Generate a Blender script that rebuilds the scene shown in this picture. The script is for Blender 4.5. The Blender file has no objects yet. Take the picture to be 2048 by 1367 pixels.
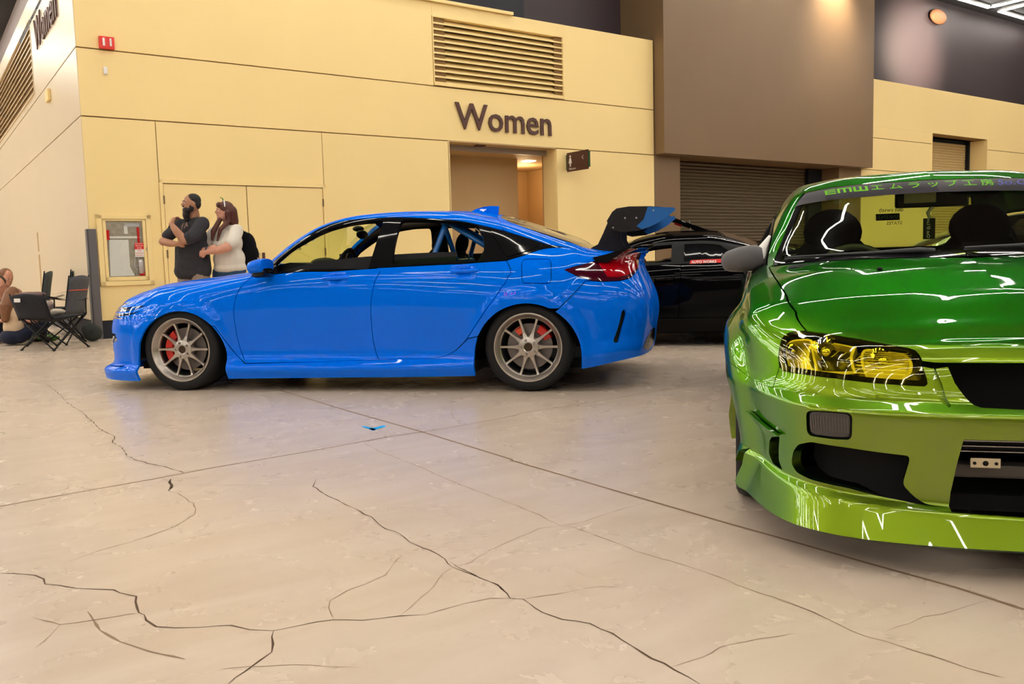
import bpy, math, random
import numpy as np
from mathutils import Vector, Matrix
from mathutils.geometry import delaunay_2d_cdt
random.seed(7)
SC = bpy.context.scene
COL = SC.collection
# ---------------------------------------------------------------- camera
def make_camera():
    pi, ro = .0928536, -.026318
    fw = np.array([0, math.cos(pi), -math.sin(pi)]); rt = np.array([1., 0, 0]); up = np.cross(rt, fw)
    r = math.cos(ro)*rt + math.sin(ro)*up; u = -math.sin(ro)*rt + math.cos(ro)*up
    cd = bpy.data.cameras.new('camera'); co = bpy.data.objects.new('camera', cd); COL.objects.link(co)
    m = Matrix(((r[0], u[0], -fw[0], 0), (r[1], u[1], -fw[1], 0), (r[2], u[2], -fw[2], .9259), (0, 0, 0, 1)))
    co.matrix_world = m
    cd.sensor_width = 36; cd.lens = 1719/2048*36; cd.clip_start = .05; cd.clip_end = 200
    SC.camera = co
make_camera()
# ---------------------------------------------------------------- world, light, exposure
w = bpy.data.worlds.new('world'); SC.world = w; w.use_nodes = True
w.node_tree.nodes['Background'].inputs[0].default_value = (1, .93, .84, 1)
w.node_tree.nodes['Background'].inputs[1].default_value = .0
SC.view_settings.view_transform = 'Standard'; SC.view_settings.look = 'None'
SC.view_settings.gamma = 1; SC.view_settings.use_curve_mapping = False
SC.view_settings.exposure = 0.0
SC.cycles.use_denoising = True
SC.cycles.max_bounces = 5; SC.cycles.diffuse_bounces = 3; SC.cycles.glossy_bounces = 3; SC.cycles.transparent_max_bounces = 14
SC.cycles.caustics_reflective = False; SC.cycles.caustics_refractive = False
SC.cycles.use_adaptive_sampling = True; SC.cycles.adaptive_threshold = .12; SC.cycles.adaptive_min_samples = 16
SC.cycles.sample_clamp_indirect = 8
TUBE_POWER = 34.5          # emission of the ceiling tubes
TUBE_COL = (1, .93, .82, 1)
# ---------------------------------------------------------------- helpers
def P3(c): return (c[0], c[1], c[2], 1)
def mat(name, col, rough=.5, metal=0, coat=0, spec=.5, emit=None, es=0, trans=0, noise=None, bump=None, ior=1.45, coatr=.03, sheen=0):
    m = bpy.data.materials.new(name); m.use_nodes = True; nt = m.node_tree; b = nt.nodes['Principled BSDF']
    b.inputs['Base Color'].default_value = P3(col); b.inputs['Roughness'].default_value = rough
    b.inputs['Metallic'].default_value = metal; b.inputs['Coat Weight'].default_value = coat
    b.inputs['Coat Roughness'].default_value = coatr
    b.inputs['Specular IOR Level'].default_value = spec; b.inputs['IOR'].default_value = ior
    b.inputs['Transmission Weight'].default_value = trans
    if emit: b.inputs['Emission Color'].default_value = P3(emit); b.inputs['Emission Strength'].default_value = es
    if noise or bump:
        tc = nt.nodes.new('ShaderNodeTexCoord')
    if noise:   # (scale, amount, detail)
        n = nt.nodes.new('ShaderNodeTexNoise'); n.inputs['Scale'].default_value = noise[0]; n.inputs['Detail'].default_value = noise[2]
        mx = nt.nodes.new('ShaderNodeMix'); mx.data_type = 'RGBA'
        mx.inputs[6].default_value = P3([min(1, k*(1-noise[1])) for k in col]); mx.inputs[7].default_value = P3([min(1, k*(1+noise[1])) for k in col])
        nt.links.new(tc.outputs['Object'], n.inputs['Vector']); nt.links.new(n.outputs['Fac'], mx.inputs[0]); nt.links.new(mx.outputs[2], b.inputs['Base Color'])
    if bump:    # (scale, strength, distance)
        n = nt.nodes.new('ShaderNodeTexNoise'); n.inputs['Scale'].default_value = bump[0]; n.inputs['Detail'].default_value = 4
        bp = nt.nodes.new('ShaderNodeBump'); bp.inputs['Strength'].default_value = bump[1]; bp.inputs['Distance'].default_value = bump[2]
        nt.links.new(tc.outputs['Object'], n.inputs['Vector']); nt.links.new(n.outputs['Fac'], bp.inputs['Height']); nt.links.new(bp.outputs[0], b.inputs['Normal'])
    return m
def glass_mat(name, tint, refl=1.0):
    m = bpy.data.materials.new(name); m.use_nodes = True; nt = m.node_tree
    for n in list(nt.nodes): nt.nodes.remove(n)
    o = nt.nodes.new('ShaderNodeOutputMaterial'); t = nt.nodes.new('ShaderNodeBsdfTransparent'); g = nt.nodes.new('ShaderNodeBsdfGlossy')
    f = nt.nodes.new('ShaderNodeFresnel'); f.inputs[0].default_value = 1.5; mx = nt.nodes.new('ShaderNodeMixShader')
    t.inputs[0].default_value = P3(tint); g.inputs['Roughness'].default_value = .01; g.inputs['Color'].default_value = (refl, refl, refl, 1)
    ge = nt.nodes.new('ShaderNodeNewGeometry'); mr = nt.nodes.new('ShaderNodeMapRange'); mr.inputs['To Min'].default_value = 1.5; mr.inputs['To Max'].default_value = 1/1.5
    nt.links.new(ge.outputs['Backfacing'], mr.inputs['Value']); nt.links.new(mr.outputs[0], f.inputs[0])
    nt.links.new(f.outputs[0], mx.inputs[0]); nt.links.new(t.outputs[0], mx.inputs[1]); nt.links.new(g.outputs[0], mx.inputs[2]); nt.links.new(mx.outputs[0], o.inputs[0])
    return m
def link(o, parent=None, label=None, cat=None, group=None, kind=None):
    COL.objects.link(o)
    if parent is not None: o.parent = parent
    if label: o['label'] = label
    if cat: o['category'] = cat
    if group: o['group'] = group
    if kind: o['kind'] = kind
    return o
def empty(name, loc=(0, 0, 0), rz=0, **k):
    o = bpy.data.objects.new(name, None); o.location = loc; o.rotation_euler = (0, 0, rz); o.empty_display_size = .1
    return link(o, **k)
def mesh(name, V, F, m, parent=None, smooth=False, normals=None, **k):
    me = bpy.data.meshes.new(name); me.from_pydata([tuple(map(float, v)) for v in V], [], [tuple(map(int, f)) for f in F])
    if m is not None: me.materials.append(m)
    if smooth: me.polygons.foreach_set('use_smooth', [True]*len(me.polygons))
    if normals is not None: me.normals_split_custom_set_from_vertices([tuple(map(float, n)) for n in normals])
    me.update()
    return link(bpy.data.objects.new(name, me), parent=parent, **k)
class MB:
    """collects geometry, then links it as one mesh object"""
    def __init__(s): s.V = []; s.F = []
    def add(s, V, F, T=None):
        n = len(s.V)
        for v in V: s.V.append(tuple(T @ Vector(v)) if T is not None else tuple(v))
        s.F += [tuple(i+n for i in f) for f in F]; return s
    def box(s, x0, x1, y0, y1, z0, z1, T=None):
        V = [(x0, y0, z0), (x1, y0, z0), (x1, y1, z0), (x0, y1, z0), (x0, y0, z1), (x1, y0, z1), (x1, y1, z1), (x0, y1, z1)]
        return s.add(V, [(3, 2, 1, 0), (4, 5, 6, 7), (0, 1, 5, 4), (1, 2, 6, 5), (2, 3, 7, 6), (3, 0, 4, 7)], T)
    def tube(s, pts, r, n=8, caps=True, T=None, closed=False):
        pts = [Vector(p) for p in pts]; rr = r if isinstance(r, (list, tuple)) else [r]*len(pts); V = []; F = []
        up = None
        for i, p in enumerate(pts):
            if closed: d = pts[(i+1) % len(pts)]-pts[i-1]
            else: d = (pts[min(i+1, len(pts)-1)]-pts[max(i-1, 0)])
            d.normalize()
            if up is None: up = Vector((0, 0, 1)) if abs(d.z) < .9 else Vector((1, 0, 0))
            x = up.cross(d)
            if x.length < 1e-4: x = Vector((0, 1, 0)).cross(d)
            x.normalize(); y = d.cross(x); up = y
            for k in range(n):
                a = 2*math.pi*k/n; V.append(p+(x*math.cos(a)+y*math.sin(a))*rr[i])
        L = len(pts)
        for i in range(L if closed else L-1):
            j = (i+1) % L
            for k in range(n): F.append((i*n+k, i*n+(k+1) % n, j*n+(k+1) % n, j*n+k))
        if caps and not closed: F.append(tuple(range(n))[::-1]); F.append(tuple((L-1)*n+k for k in range(n)))
        return s.add(V, F, T)
    def lathe(s, prof, n=32, T=None, closed=False, arc=None):
        """profile (r, h) about local z"""
        V = []; F = []; m = len(prof); N = n if arc is None else n+1
        for k in range(N):
            a = 2*math.pi*k/n if arc is None else arc[0]+(arc[1]-arc[0])*k/n
            for r, h in prof: V.append((r*math.cos(a), r*math.sin(a), h))
        for k in range(n):
            k2 = (k+1) % N
            for i in range(m if closed else m-1):
                j = (i+1) % m; F.append((k*m+i, k2*m+i, k2*m+j, k*m+j))
        return s.add(V, F, T)
    def prism(s, poly, z0, z1, T=None):
        n = len(poly); V = [(x, y, z0) for x, y in poly]+[(x, y, z1) for x, y in poly]
        return s.add(V, [tuple(range(n))[::-1], tuple(range(n, 2*n))]+[(i, (i+1) % n, n+(i+1) % n, n+i) for i in range(n)], T)
    def ball(s, c, r, n=12, m=8, T=None):
        rx, ry, rz = r if isinstance(r, (tuple, list)) else (r, r, r); V = []; F = []
        for j in range(m+1):
            b = math.pi*j/m
            for k in range(n): a = 2*math.pi*k/n; V.append((c[0]+rx*math.sin(b)*math.cos(a), c[1]+ry*math.sin(b)*math.sin(a), c[2]+rz*math.cos(b)))
        for j in range(m):
            for k in range(n): F.append((j*n+k, (j+1)*n+k, (j+1)*n+(k+1) % n, j*n+(k+1) % n))
        return s.add(V, F, T)
    def build(s, name, m, parent=None, smooth=False, bevel=0, auto=None, **k):
        o = mesh(name, s.V, s.F, m, parent, smooth=smooth or auto is not None, **k)
        if auto is not None:
            try: o.data.set_sharp_from_angle(angle=math.radians(auto))
            except Exception: pass
        if bevel:
            b = o.modifiers.new('bevel', 'BEVEL'); b.width = bevel; b.segments = 2; b.limit_method = 'ANGLE'; b.angle_limit = math.radians(40); b.harden_normals = False
        return o
def text_mesh(txt, size, extrude=0.0, align='LEFT', shear=0, space=1, bold=0):
    cu = bpy.data.curves.new('txt', 'FONT'); cu.body = txt; cu.size = size; cu.extrude = extrude; cu.align_x = align; cu.shear = shear; cu.space_character = space; cu.offset = bold
    cu.resolution_u = 3
    o = bpy.data.objects.new('txt', cu); COL.objects.link(o); dg = bpy.context.evaluated_depsgraph_get()
    me = o.evaluated_get(dg).to_mesh(); V = [tuple(v.co) for v in me.vertices]; F = [tuple(p.vertices) for p in me.polygons]
    o.evaluated_get(dg).to_mesh_clear(); bpy.data.objects.remove(o); bpy.data.curves.remove(cu)
    return V, F

# ---------------------------------------------------------------- materials
M = {}
def paint(name, col, metal, rough, flake=0):
    m = mat(name, col, rough=rough, metal=metal, coat=1.0, coatr=.02)
    return m
M['blue'] = mat('blue_paint', (.0, .150, .86), rough=.4, spec=.0, coat=.5, coatr=.012)
def chameleon():
    m = mat('green_flip_paint', (.3, .5, .03), rough=.33, metal=1, coat=1.0, coatr=.012); nt = m.node_tree; b = nt.nodes['Principled BSDF']
    lw = nt.nodes.new('ShaderNodeLayerWeight'); lw.inputs[0].default_value = .5; cr = nt.nodes.new('ShaderNodeValToRGB'); e = cr.color_ramp.elements
    e[0].position = .12; e[0].color = (.19, .28, .012, 1); e[1].position = .70; e[1].color = (.016, .12, .022, 1); x = e.new(.40); x.color = (.085, .22, .010, 1)
    b.inputs['Specular Tint'].default_value = (.35, .75, .30, 1)
    nt.links.new(lw.outputs['Facing'], cr.inputs[0]); nt.links.new(cr.outputs[0], b.inputs['Base Color']); return m
M['green'] = chameleon()
M['blackpaint'] = mat('black_paint', (.0015, .0015, .002), rough=.4, spec=0, coat=.22, coatr=.02)
M['gloss'] = mat('gloss_black', (.006, .006, .007), rough=.06, spec=.12, coat=.35)
M['trim'] = mat('black_trim', (.006, .006, .007), rough=.5, spec=.25)
M['void'] = mat('dark_inside', (.004, .004, .005), rough=.9)
M['rubber'] = mat('tyre_rubber', (.010, .010, .011), rough=.62, spec=.3, bump=(60, .1, .002))
M['rim'] = mat('bronze_silver_alloy', (.50, .45, .40), rough=.32, metal=.85)
M['barrel'] = mat('dark_alloy_and_shade', (.05, .05, .05), rough=.5, metal=.6)  # dark alloy; inside the bronze rims its darkness is painted shade
M['steel'] = mat('steel', (.45, .44, .43), rough=.3, metal=1)
M['disc'] = mat('brake_disc', (.20, .175, .165), rough=.45, metal=.6)
M['red'] = mat('red_caliper', (.65, .01, .008), rough=.3, coat=.5)
M['orange'] = mat('orange_red', (.8, .09, .03), rough=.4)
M['chrome'] = mat('chrome', (.85, .85, .86), rough=.06, metal=1)
M['silver'] = mat('silver_plastic', (.55, .53, .55), rough=.35, metal=.4)
M['fabric'] = mat('black_fabric', (.006, .006, .007), rough=.9, spec=.1)
M['dash'] = mat('dash_plastic', (.010, .011, .012), rough=.6, spec=.2)
M['cage'] = mat('cage_blue', (.005, .12, .42), rough=.3, coat=.6)
M['ws'] = glass_mat('green_tinted_glass', (.80, .90, .50))
M['clear'] = glass_mat('clear_glass', (.93, .95, .93))
M['smoke'] = glass_mat('smoked_glass', (.05, .05, .055))
M['sideglass'] = glass_mat('green_side_glass', (.42, .62, .40))
M['carbon'] = mat('carbon_black', (.013, .012, .014), rough=.5, spec=.25, noise=(25, .5, 3))
M['white'] = mat('white', (.8, .78, .74), rough=.6)
M['redlens'] = mat('red_lens', (.42, .0, .006), rough=.08, coat=1, emit=(1, .02, .01), es=.0)
M['darkred'] = mat('dark_red_lens', (.05, .0, .008), rough=.08, coat=1)
M['skin1'] = mat('skin_tan', (.42, .20, .11), rough=.55)
M['skin2'] = mat('skin_fair', (.62, .30, .20), rough=.55)

# <surf>
def pchip(xk, yk, x):
    xk = np.asarray(xk, float); yk = np.asarray(yk, float); x = np.asarray(x, float)
    h = np.diff(xk); d = np.diff(yk)/h; n = len(xk); m = np.zeros(n)
    if n == 2: m[:] = d[0]
    else:
        for i in range(1, n-1):
            if d[i-1]*d[i] > 0:
                w1 = 2*h[i]+h[i-1]; w2 = h[i]+2*h[i-1]; m[i] = (w1+w2)/(w1/d[i-1]+w2/d[i])
        m[0] = d[0]; m[-1] = d[-1]
    i = np.clip(np.searchsorted(xk, x)-1, 0, n-2); t = np.clip((x-xk[i])/h[i], 0, 1)
    return ((1+2*t)*(1-t)**2*yk[i]+t*(1-t)**2*h[i]*m[i]+t*t*(3-2*t)*yk[i+1]+t*t*(t-1)*h[i]*m[i+1])
def smooth(y, sig):
    if sig <= 0: return y
    k = int(sig*3)+1; g = np.exp(-.5*(np.arange(-k, k+1)/sig)**2); g /= g.sum()
    yy = np.concatenate([2*y[0]-y[k:0:-1], y, 2*y[-1]-y[-2:-k-2:-1]])
    return np.convolve(yy, g, 'valid')
class Surf:
    """body skin of half a car: rows are 3-D curves running nose -> side -> tail, blended across v with a fillet at each row"""
    DA = .01
    def __init__(s, A0, A1, rows, rad, frame, sig=4, disp=None):
        s.A0 = A0; s.A1 = A1; s.n = len(rows); s.rad = rad; s.disp = disp; s.sign = 1
        s.g = np.arange(A0, A1+s.DA/2, s.DA)
        s.T = []
        for r in rows:   # r(g) -> (3, n) arrays
            c = r(s.g); s.T.append(np.array([smooth(q, sig) for q in c]))
        s.T = np.array(s.T)              # rows, 3, na
        s.O = np.array(frame[0], float); s.D = np.array(frame[1], float); s.N = np.array(frame[2], float)
    def loc(s, a, v):
        a = np.clip(np.asarray(a, float), s.A0, s.A1-1e-6); v = np.clip(np.asarray(v, float), 0, s.n-1)
        x = (a-s.A0)/s.DA; i = np.clip(x.astype(int), 0, len(s.g)-2); f = x-i
        C = s.T[:, :, i]*(1-f)+s.T[:, :, i+1]*f          # rows,3,N
        P = C[0]+(C[1]-C[0])*v
        for k in range(1, s.n-1):
            r = s.rad[k]; q = v-k; ramp = np.where(q <= -r, 0, np.where(q >= r, q, (q+r)**2/(4*r)))
            P = P+((C[k+1]-C[k])-(C[k]-C[k-1]))*ramp
        P = P.T.copy()
        if s.disp is not None: P = s.disp(P, a, v)
        return P
    def world(s, L): return s.O+L[:, :1]*s.D+L[:, 1:2]*s.N+L[:, 2:3]*np.array([0, 0, 1.])
    def inv(s, target, proj, arange=None, vrange=None):
        """(a, v) whose projected point meets the target"""
        a0, a1 = arange or (s.A0, s.A1); v0, v1 = vrange or (0, s.n-1)
        ga, gv = np.meshgrid(np.linspace(a0, a1, 240), np.linspace(v0, v1, 160), indexing='ij'); ga = ga.ravel(); gv = gv.ravel()
        G = proj(s.loc(ga, gv)); T = np.atleast_2d(target).astype(float); out = []
        idx = [int(np.nanargmin(((G-t)**2).sum(1))) for t in T]
        a = ga[idx]; v = gv[idx]
        for it in range(25):
            e = 2e-3; p = proj(s.loc(a, v)); pa = (proj(s.loc(a+e, v))-proj(s.loc(a-e, v)))/(2*e); pv = (proj(s.loc(a, v+e))-proj(s.loc(a, v-e)))/(2*e)
            r = T-p; det = pa[:, 0]*pv[:, 1]-pa[:, 1]*pv[:, 0]; det = np.where(abs(det) < 1e-9, 1e-9, det)
            da = (r[:, 0]*pv[:, 1]-r[:, 1]*pv[:, 0])/det; dv = (pa[:, 0]*r[:, 1]-pa[:, 1]*r[:, 0])/det
            a = np.clip(a+np.clip(da, -.03, .03), a0, a1); v = np.clip(v+np.clip(dv, -.1, .1), v0, v1)
        return np.stack([a, v], 1)
def nose(pts, L, W, a0, a1):
    """plan curve of a nose: pts (fraction back, fraction out) -> functions of a"""
    p = np.array(pts, float); d = np.hypot(np.diff(p[:, 0])*L, np.diff(p[:, 1])*W); t = np.concatenate([[0], np.cumsum(d)]); t = a0+(a1-a0)*t/t[-1]
    return lambda a: (pchip(t, p[:, 0], a), pchip(t, p[:, 1], a))
def row(nf, cf, nr, cr, sf, sr, W, Z, S=None):
    def f(g):
        y = pchip([k[0] for k in W], [k[1] for k in W], g); z = pchip([k[0] for k in Z], [k[1] for k in Z], g); s = g.copy()
        if S: s = s+pchip([k[0] for k in S], [k[1] for k in S], g)
        m = g < cf; fs, fy = nf(g[m]); s[m] = sf+(s[m][-1]-sf)*fs if m.any() else s[m]; y[m] = y[m]*fy
        m = g > cr; fs, fy = nr(g[m]); s[m] = sr+(s[m][0]-sr)*fs; y[m] = y[m]*fy
        return np.array([s, y, z])
    return f
# ---- blue hatchback: s measured from the front axle, half width y, height z
B_FRAME = ((-2.40119, 7.48329, 0), (.981653, -.190678, 0), (-.190678, -.981653, 0))
bA0, bA1, bcf, bcr = -1.62, 4.55, -.22, 3.05
b_nf = nose([(0, 0), (.012, .2), (.05, .42), (.13, .62), (.27, .79), (.5, .92), (.75, .98), (1, 1)], .70, .93, bA0, bcf)
_r = nose([(0, 0), (.01, .25), (.04, .5), (.12, .72), (.28, .87), (.6, .965), (1, 1)], .60, .93, 0, bA1-bcr)
b_nr = lambda a: _r(bA1-a)
def brow(sf, sr, W, Z, S=None): return row(b_nf, bcf, b_nr, bcr, sf, sr, W, Z, S)
B_ROWS = [
 brow(-.955, 3.60, [(-1.6, .93), (0, .93), (.4, .92), (2.3, .92), (2.735, .93), (3.2, .91), (4.5, .9)], [(-1.62, .075), (-.3, .078), (.4, .095), (2.3, .115), (2.8, .135), (3.15, .165), (3.6, .225), (4.5, .25)]),
 brow(-.965, 3.61, [(-1.6, .95), (-.3, .95), (0, .93), (.45, .95), (2.3, .95), (2.735, .93), (3.2, .93), (4.5, .92)], [(-1.62, .15), (-.3, .16), (.4, .17), (2.3, .19), (2.8, .22), (3.15, .25), (3.6, .30), (4.5, .30)]),
 brow(-.85, 3.62, [(-1.6, .90), (-.3, .905), (0, .93), (.45, .885), (1.5, .88), (2.2, .90), (2.735, .93), (3.2, .91), (4.5, .9)], [(-1.62, .20), (-.3, .205), (.4, .27), (2.3, .27), (2.735, .33), (3.15, .37), (4.5, .42)]),
 brow(-.885, 3.66, [(-1.6, .91), (-.3, .93), (0, .935), (.5, .90), (1.6, .90), (2.3, .925), (2.735, .945), (3.2, .925), (4.5, .91)], [(-1.62, .44), (-.3, .43), (.4, .46), (2.3, .47), (2.735, .52), (3.2, .54), (4.5, .57)]),
 brow(-.855, 3.60, [(-1.6, .88), (-.3, .90), (0, .935), (.45, .925), (1, .91), (1.7, .915), (2.3, .935), (2.735, .95), (3.2, .91), (4.5, .84)], [(-1.62, .57), (-.5, .58), (0, .66), (.5, .70), (1.5, .74), (2.3, .76), (2.735, .77), (3.2, .75), (4.5, .72)]),
 brow(-.80, 3.50, [(-1.6, .82), (-.5, .80), (0, .83), (.45, .86), (.8, .87), (1.7, .862), (2.3, .85), (2.735, .83), (3.1, .80), (4.5, .72)], [(-1.62, .665), (-.6, .69), (-.3, .745), (0, .79), (.45, .845), (.8, .882), (1.6, .908), (2.5, .935), (2.8, .945), (3.2, .935), (3.5, .91), (4.5, .91)]),
 brow(-.74, 3.56, [(-1.6, .66), (-.5, .62), (0, .68), (.5, .74), (.72, .74), (1.0, .69), (1.3, .645), (1.7, .625), (2.2, .615), (2.6, .60), (2.85, .62), (3.1, .68), (4.5, .66)], [(-1.62, .69), (-.6, .76), (-.3, .815), (0, .838), (.4, .872), (.6, .90), (.72, .985), (.9, 1.135), (1.15, 1.265), (1.4, 1.308), (1.7, 1.320), (2.1, 1.30), (2.4, 1.24), (2.7, 1.145), (2.95, 1.062), (3.2, .995), (3.5, .975), (4.5, .975)]),
 brow(-.73, 3.57, [(-1.6, .40), (-.5, .36), (0, .40), (.5, .42), (.8, .44), (1.3, .38), (1.7, .37), (2.6, .36), (3.1, .42), (4.5, .4)], [(-1.62, .70), (-1.2, .725), (-.6, .80), (-.3, .835), (0, .862), (.35, .895), (.5, .915), (.65, .98), (.85, 1.11), (1.1, 1.245), (1.35, 1.322), (1.7, 1.343), (2.1, 1.33), (2.4, 1.285), (2.7, 1.195), (3.0, 1.095), (3.25, 1.0), (3.5, .985), (4.5, .985)], [(-.2, 0), (.3, -.04), (.8, -.08), (1.3, -.05), (1.7, 0)]),
 brow(-.72, 3.58, [(-1.6, 0), (4.5, 0)], [(-1.62, .705), (-1.2, .73), (-.6, .81), (-.3, .842), (0, .872), (.3, .90), (.45, .92), (.6, .985), (.8, 1.115), (1.05, 1.255), (1.3, 1.338), (1.7, 1.36), (2.1, 1.348), (2.4, 1.305), (2.7, 1.215), (3.0, 1.11), (3.25, 1.005), (3.5, .985), (4.5, .985)], [(-.2, 0), (.3, -.08), (.8, -.14), (1.3, -.08), (1.7, 0)]),
]
B_RAD = [0, .3, .35, .9, .8, .6, .5, .95]
WHEEL_Z = .318
def b_disp(P, a, v):
    s, z = P[:, 0], P[:, 2]; up = v < 5.4
    for cx, ri, ro, h, zc in ((.02, .345, .455, .022, .30), (2.735, .355, .46, .016, .305)):     # flared arches
        r = np.hypot(s-cx, z-zc); t = np.clip((ro-r)/(ro-ri-.03), 0, 1); P[:, 1] += np.where(up & (a > -.8) & (a < 3.7), h*t*t*(3-2*t), 0)*np.clip((5.0-v)/.8, 0, 1)
    for cx, cz in ((1.30, .835), (2.28, .862)):                                                        # hand pockets behind the door handles
        r = np.hypot((s-cx)/.085, (z-cz)/.04); t = np.clip(1-r, 0, 1); P[:, 1] -= np.where(up, .035*t*t*(3-2*t), 0)
    return P
BLUE = Surf(bA0, bA1, B_ROWS, B_RAD, B_FRAME, 4, b_disp)
# ---- green sedan: u back from the nose, v out from the centre line, z up
G_FRAME = ((1.47, 2.25, 0), (.258819, .965926, 0), (-.965926, .258819, 0))
gA0, gA1, gcf, gcr = -.62, 5.3, .60, 4.0
g_nf = nose([(0, 0), (.002, .25), (.027, .465), (.08, .617), (.225, .773), (.49, .887), (.75, .96), (1, 1)], .60, .86, gA0, gcf)
_q = nose([(0, 0), (.01, .25), (.04, .55), (.14, .80), (.4, .95), (1, 1)], .7, .85, 0, gA1-gcr)
g_nr = lambda a: _q(gA1-a)
def grow(sf, sr, W, Z, S=None): return row(g_nf, gcf, g_nr, gcr, sf, sr, W, Z, S)
G_ROWS = [
 grow(.015, 4.62, [(-.6, .86), (.5, .86), (1.2, .85), (5.3, .85)], [(-.62, .098), (.2, .10), (.45, .125), (.7, .13), (5.3, .16)]),
 grow(.055, 4.63, [(-.6, .83), (.5, .84), (.8, .86), (1.3, .86), (5.3, .85)], [(-.62, .176), (-.3, .183), (.2, .21), (.45, .25), (.7, .25), (5.3, .28)]),
 grow(.085, 4.64, [(-.6, .82), (.5, .83), (.8, .86), (1.4, .845), (5.3, .86)], [(-.62, .196), (-.3, .205), (.2, .235), (.45, .275), (.7, .32), (5.3, .40)]),
 grow(.065, 4.66, [(-.6, .84), (.5, .855), (.8, .875), (1.2, .865), (5.3, .86)], [(-.62, .462), (0, .465), (.35, .475), (.6, .50), (5.3, .56)]),
 grow(.125, 4.60, [(-.6, .825), (.5, .85), (.8, .872), (1.2, .86), (5.3, .85)], [(-.62, .492), (0, .50), (.35, .515), (.6, .60), (.9, .66), (5.3, .70)]),
 grow(.150, 4.55, [(-.6, .80), (.2, .80), (.6, .83), (1.2, .82), (5.3, .80)], [(-.62, .602), (-.1, .605), (.2, .635), (.45, .69), (.7, .745), (1.2, .83), (2.5, .86), (3.8, .87), (5.3, .85)]),
 grow(.185, 4.50, [(-.6, .74), (.2, .71), (.6, .71), (1.0, .735), (1.25, .735), (1.6, .67), (2.05, .60), (2.6, .585), (3.1, .60), (3.6, .70), (5.3, .66)], [(-.62, .642), (-.1, .65), (.2, .69), (.45, .735), (.7, .785), (1.0, .84), (1.2, .868), (1.3, .895), (1.6, 1.07), (1.9, 1.215), (2.1, 1.262), (2.5, 1.275), (3.0, 1.25), (3.3, 1.13), (3.65, .94), (5.3, .92)]),
 grow(.205, 4.49, [(-.6, .45), (.2, .42), (.6, .46), (1.0, .52), (1.25, .52), (1.6, .43), (2.05, .37), (2.6, .36), (3.6, .40), (5.3, .40)], [(-.62, .652), (-.1, .662), (.2, .705), (.45, .755), (.7, .805), (1.0, .862), (1.15, .885), (1.25, .90), (1.55, 1.075), (1.85, 1.238), (2.05, 1.295), (2.5, 1.318), (3.0, 1.29), (3.3, 1.17), (3.65, .95), (5.3, .93)], [(.6, 0), (1.2, -.07), (2.0, -.06), (2.4, 0)]),
 grow(.225, 4.48, [(-.6, 0), (5.3, 0)], [(-.62, .655), (-.1, .668), (.2, .712), (.45, .762), (.7, .812), (1.0, .868), (1.15, .892), (1.25, .92), (1.55, 1.09), (1.85, 1.25), (2.05, 1.305), (2.5, 1.33), (3.0, 1.30), (3.3, 1.18), (3.65, .955), (5.3, .935)], [(.6, 0), (1.2, -.12), (2.0, -.10), (2.4, 0)]),
]
G_RAD = [0, .12, .25, .12, .25, .35, .35, .3]
def g_disp(P, a, v):
    s, z = P[:, 0], P[:, 2]
    r = np.hypot(s-.86, z-.30); t = np.clip((.47-r)/.10, 0, 1); P[:, 1] += np.where((v < 5.2) & (a > .35), .03*t*t*(3-2*t), 0)
    return P
GREEN = Surf(gA0, gA1, G_ROWS, G_RAD, G_FRAME, 2.5, g_disp)
# </surf>

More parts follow.
